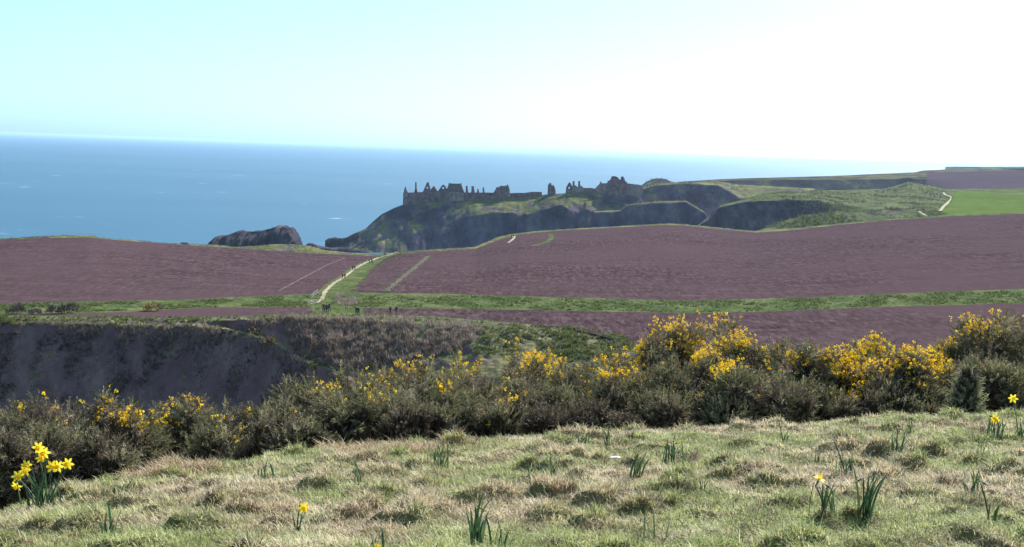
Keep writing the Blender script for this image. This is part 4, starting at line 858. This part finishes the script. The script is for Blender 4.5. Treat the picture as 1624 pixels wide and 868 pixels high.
ns = len(BX); C2 = np.concatenate([BX+np.stack([rng.normal(0, .09, ns)*1.5, rng.uniform(-.12, .0, ns)], 1) for _ in range(3)]); near_tufts(C2, np.concatenate([BR]*3)*rng.uniform(.3, .9, 3*ns), 60, .03, .07, M['dead'], 'dead_grass_tufts')  # dead blades on the mounds' near side also darken the shaded hollows by colour
C3 = np.stack([rng.uniform(-.5, .5, 420), rng.uniform(3.8, 10.5, 420)], 1); C3[:, 0] *= C3[:, 1]; C3 = C3[noise3(np.stack([C3[:, 0]*1.3, C3[:, 1]*1.3, C3[:, 0]*0], -1)) > -.1]; C3 = C3[C3[:, 1] < 6+(C3[:, 0]/C3[:, 1]+.5)*6]
near_tufts(C3, rng.uniform(.03, .12, len(C3)), 75, .025, .07, M['dead'], 'dead_grass_tufts', lean=1.2)
near_tufts(BX+np.stack([rng.normal(0, .05, ns), rng.uniform(.0, .08, ns)], 1), BR*1.1, 330, .04, .11, M['blade'], 'grass_tussocks')
tk = [i for i in range(len(_tk)) if _th[i] > .045]; near_tufts(_tk[tk], _tr[tk]*.9, 90, .04, .1, M['blade'], 'grass_tussocks')
gapc = np.array([hit_hill(a, b) for a, b in [(265, 728), (285, 718), (250, 735), (640, 690), (620, 700), (660, 690), (600, 705), (690, 690), (560, 712), (300, 730)]]); near_tufts(gapc, np.full(len(gapc), .22), 600, .04, .13, M['straw'], 'long_dead_grass', .002, .9)
# ------------------------------------------------------------------ daffodils
def leafmesh(base, d, L, w, bend, twist=0):
    """strap leaf with a folded section"""
    V = []; n = 7; up = Vector((0, 0, 1)); side = Vector((-d.y, d.x, 0)).normalized(); side = (Matrix.Rotation(twist, 3, 'Z') @ side); nrm = side.cross(up)
    p = Vector(base); t_ = .06
    for i in range(n+1):
        f = i/n; ww = w*(1-.15*f) if f < .75 else w*(.9-.85*((f-.75)/.25)**1.5); ww = max(ww, .0008)
        V += [p-side*ww/2, p+nrm*ww*.18, p+side*ww/2]; t_ += bend/n*(.3+1.4*f); p = p+(d*math.sin(t_)+up*math.cos(t_))*L/n
    F_ = []
    for i in range(n): a = 3*i; F_ += [(a, a+1, a+4, a+3), (a+1, a+2, a+5, a+4)]
    return V, F_
def bloom(parent, pos, face, size, state='open'):
    """six petals and a flared trumpet; face = direction it looks"""
    q = face.to_track_quat('Z', 'Y').to_matrix(); fl = empty('flower', pos) if False else None
    mb = MB()
    if state == 'open':
        for k in range(6):
            a = k*math.pi/3+random.uniform(-.08, .08); c, s = math.cos(a), math.sin(a); lift = .25+(.12 if k % 2 else 0)+random.uniform(-.12, .15); Vp = []
            for f, w in ((.12, .10), (.4, .34), (.7, .36), (.92, .18), (1.05, .02)):
                for sgn in (-1, 0, 1): Vp.append(q @ Vector((c*f-s*w*sgn*.62, s*f+c*w*sgn*.62, lift*f*.5+(.05 if sgn else 0)-f*f*.12))*size+pos)
            Fp = []
            for i in range(4): b = 3*i; Fp += [(b, b+1, b+4, b+3), (b+1, b+2, b+5, b+4)]
            mb.add(Vp, Fp)
        o = mb.build('petals', M['petal'], parent, True); mb = MB(); n = 18; prof = [(.10, -.15), (.2, .02), (.24, .3), (.27, .5), (.37, .62)]; V = []
        for i, (r, z) in enumerate(prof):
            for k in range(n): a = 2*math.pi*k/n; rr = r*(1+(.13*math.sin(a*6+1) if i == 4 else 0)); V.append(q @ Vector((math.cos(a)*rr, math.sin(a)*rr, z+(.04*math.cos(6*a) if i == 4 else 0)))*size+pos)
        mb.add(V, [(i*n+k, i*n+(k+1) % n, (i+1)*n+(k+1) % n, (i+1)*n+k) for i in range(4) for k in range(n)]); mb.build('trumpet', M['trumpet'], parent, True)
    else:
        mb.tube([pos-q @ Vector((0, 0, size*.9)), pos-q @ Vector((0, 0, size*.3)), pos+q @ Vector((0, 0, size*.4)), pos+q @ Vector((0, 0, size))], [size*.14, size*.3, size*.26, size*.05], 8)
        mb.build('bud', M['bud'] if state == 'withered' else M['petal'], parent, True)
def tintmesh(o, lo=.2, hi=.9):
    me = o.data; a = me.attributes.new('tint', 'FLOAT', 'POINT'); v = np.full(len(me.vertices), random.uniform(lo, hi), np.float32); v += rng.normal(0, .05, len(v)).astype(np.float32); a.data.foreach_set('value', v)
def daffodil(px, py, label, leaves, lh, flowers=(), name='daffodil_clump', spread_=.06, lw=.011, lean=None):
    """flowers: (px, py of the bloom, size, state)"""
    x, y = hit_hill(px, py); z = float(hill_z(np.array([x]), np.array([y]))[0]); e = empty(name, (x, y, z)); tag(e, label, 'daffodil' if flowers else 'plant', 'daffodil clumps in the grass')
    leaves = int(leaves*1.5+1); spread_ *= .6
    for k in range(leaves):
        a = random.uniform(0, 6.28); d = Vector((math.cos(a), math.sin(a), 0)); b = Vector((random.gauss(0, 1)*spread_, random.gauss(0, 1)*spread_*.6, -.01))
        if lean: d = (d+Vector((lean, 0, 0))).normalized()
        V, F_ = leafmesh(b, d, lh*.84*random.uniform(.55, 1.1), lw*random.uniform(.6, 1.05), random.uniform(.1, 1.0), random.uniform(-1, 1)); mb = MB(); mb.add(V, F_); o = mb.build('leaf', M['dleaf'], e, True); tintmesh(o)
    for fx, fy, sz, st in flowers:
        sz *= .86
        u, w = ray(fx, fy); top_ = Vector((u*y-x, 0, CAMZ+w*y-z)); top_.y = random.uniform(-.05, .05)
        face = Vector((random.uniform(-.5, .7), -random.uniform(.5, 1), random.uniform(-.25, .25))).normalized()
        if st == 'up': face = Vector((.3, -.2, .9)).normalized()
        if st != 'open' and st != 'up': face = Vector((random.choice((-1, 1))*.8, -.2, -.4 if st == 'withered' else .5)).normalized()
        neck = top_-face*sz*.3; b0 = Vector((random.gauss(0, 1)*spread_*.5, random.gauss(0, 1)*spread_*.3, -.01)); back = neck-face*.03
        mid_ = (b0+back)/2+Vector((0, 0, .02)); mb = MB(); mb.tube([b0, b0*.5+mid_*.5, mid_, mid_*.35+back*.65+Vector((0, 0, .008)), back, neck], [.0035, .0033, .003, .003, .0028, .004], 6); o = mb.build('stalk', M['dleaf'], e, True); tintmesh(o, .4, .6)
        nb = len(e.children); bloom(e, top_, face, sz, 'open' if st in ('open', 'up') else st)
        for c in e.children[nb-0:]:
            if 'tint' not in c.data.attributes: tintmesh(c, .2, .9)
    for c in e.children:
        if 'tint' not in c.data.attributes: tintmesh(c, .2, .9)
    return e
daffodil(66, 800, 'flowering daffodil clump at the lower left with several yellow blooms', 16, .30, [(57, 712, .040, 'open'), (70, 718, .042, 'open'), (63, 727, .036, 'open'), (76, 744, .040, 'open'), (90, 742, .040, 'open'), (112, 733, .040, 'open'), (46, 735, .034, 'open'), (39, 747, .038, 'open'), (29, 754, .040, 'open'), (23, 773, .036, 'open')], spread_=.075, lw=.013)
daffodil(188, 803, 'leafy daffodil tuft without flowers right of the flowering clump', 18, .17, spread_=.045)
daffodil(170, 866, 'few dark curling daffodil leaves at the bottom left edge', 5, .18, spread_=.04, lw=.012)
daffodil(50, 805, 'thin daffodil shoots just below the flowering clump', 4, .10, spread_=.03, lw=.006)
daffodil(474, 842, 'single yellow daffodil nodding over sparse leaves at the lower left middle', 3, .14, [(479, 808, .032, 'open')], spread_=.03)
daffodil(597, 880, 'daffodil whose bloom just touches the bottom edge of the picture', 3, .12, [(597, 866, .026, 'open')], spread_=.02)
daffodil(420, 766, 'short blunt daffodil leaves in front of the low gorse left of centre', 7, .15, spread_=.06)
daffodil(572, 775, 'thin pair of upright leaves left of the dark tussocks', 4, .2, spread_=.03, lw=.008)
daffodil(676, 772, 'very thin single shoots just left of centre', 2, .12, spread_=.02, lw=.006)
daffodil(697, 742, 'tall leaf clump beside the black tussock at centre left', 12, .26, spread_=.05)
daffodil(758, 880, 'tall dark leaves with one pale withered bloom at the bottom centre', 7, .3, [(765, 812, .022, 'withered')], spread_=.05, lw=.014)
daffodil(800, 885, 'narrow leaves poking over the bottom edge right of the withered bloom', 4, .17, spread_=.03)
daffodil(855, 785, 'slender leaves behind the brown grass tussock at centre', 6, .24, spread_=.04, lw=.009)
daffodil(876, 766, 'short upright leaf trio right of the slender leaves at centre', 6, .17, spread_=.04)
daffodil(928, 712, 'small leaf tuft near the bramble edge, left of two', 5, .18, spread_=.04)
daffodil(961, 715, 'small leaf tuft with a bud near the bramble edge, right of two', 5, .22, [(960, 672, .018, 'withered')], spread_=.04)
daffodil(1010, 760, 'leaning sheaf of leaves in reddish grass right of centre', 12, .2, spread_=.05, lean=1.5)
daffodil(1062, 747, 'leaf clump with two drooping orange yellow buds right of centre', 12, .24, [(1054, 703, .022, 'bud'), (1076, 700, .022, 'bud')], spread_=.06)
daffodil(1028, 852, 'two bare stalks standing apart near the bottom right of centre', 3, .17, spread_=.06, lw=.007)
daffodil(1112, 790, 'single short stalk among brown grass', 2, .14, spread_=.02, lw=.007)
daffodil(1243, 705, 'hooked withered bud on a leafy stalk before the black gorse', 5, .15, [(1240, 668, .016, 'withered')], spread_=.03)
daffodil(1338, 760, 'leaf clump with a thin hooked stalk right of the hooked bud', 9, .22, [(1328, 700, .014, 'withered')], spread_=.05)
daffodil(1296, 738, 'tiny leaf sprig left of the hooked stalk clump', 3, .1, spread_=.02)
daffodil(1422, 728, 'dense upright leaf clump on the right side of the grass', 13, .23, [(1428, 680, .014, 'withered')], spread_=.06)
daffodil(1446, 690, 'small pale bud on short leaves near the conical shrub', 5, .13, [(1441, 666, .014, 'withered')], spread_=.03)
daffodil(1308, 835, 'daffodil with one flat upturned yellow bloom and twin stalks', 9, .2, [(1303, 764, .032, 'up'), (1313, 770, .014, 'withered')], spread_=.04)
daffodil(1368, 836, 'tallest dark green leaf clump at the lower right with narrow buds', 9, .3, [(1382, 758, .020, 'withered'), (1356, 762, .016, 'withered')], spread_=.035, lw=.013)
daffodil(1577, 700, 'daffodil with a bright ragged yellow bloom near the right edge', 10, .2, [(1575, 662, .040, 'open'), (1582, 668, .036, 'open')], spread_=.06)
daffodil(1616, 698, 'tall daffodil bloom cut close to the right edge', 6, .2, [(1610, 634, .040, 'open')], spread_=.04)
daffodil(1540, 790, 'bluish short leaf clump left of the lone dark stalk', 8, .17, spread_=.04)
daffodil(1571, 838, 'lone tall dark stalk with a dry head at the lower right', 3, .14, [(1569, 772, .014, 'withered')], spread_=.02)
daffodil(1556, 735, 'thin single stalk below the right hand daffodil', 2, .2, spread_=.02, lw=.007)
daffodil(1590, 735, 'narrow leaves below the ragged yellow bloom', 4, .15, spread_=.03)
# pale scrap lying in the grass
x, y = hit_hill(975, 743); z = float(hill_z(np.array([x]), np.array([y]))[0])+.045
mb = MB(); mb.prism([[(-.03, 0), (-.016, .004), (.012, .006), (.03, .003), (.026, -.002), (0, -.003)]], -.012, .012); o = mb.build('litter_scrap', M['litter'], loc=(x, y, z)); tag(o, 'small white scrap lying in the grass right of centre', 'litter')
# ------------------------------------------------------------------ air
mb = MB(); mb.box((0, 46000, 45.5), (196000, 110000, 105)); m, t, o_ = newmat('haze'); v = N(t, 'ShaderNodeVolumePrincipled')
v.inputs['Color'].default_value = (.50, .70, 1, 1); v.inputs['Density'].default_value = HAZE_DENSITY; v.inputs['Anisotropy'].default_value = .3
t.links.new(v.outputs[0], o_.inputs['Volume']); tag(mb.build('haze', m), kind='stuff')
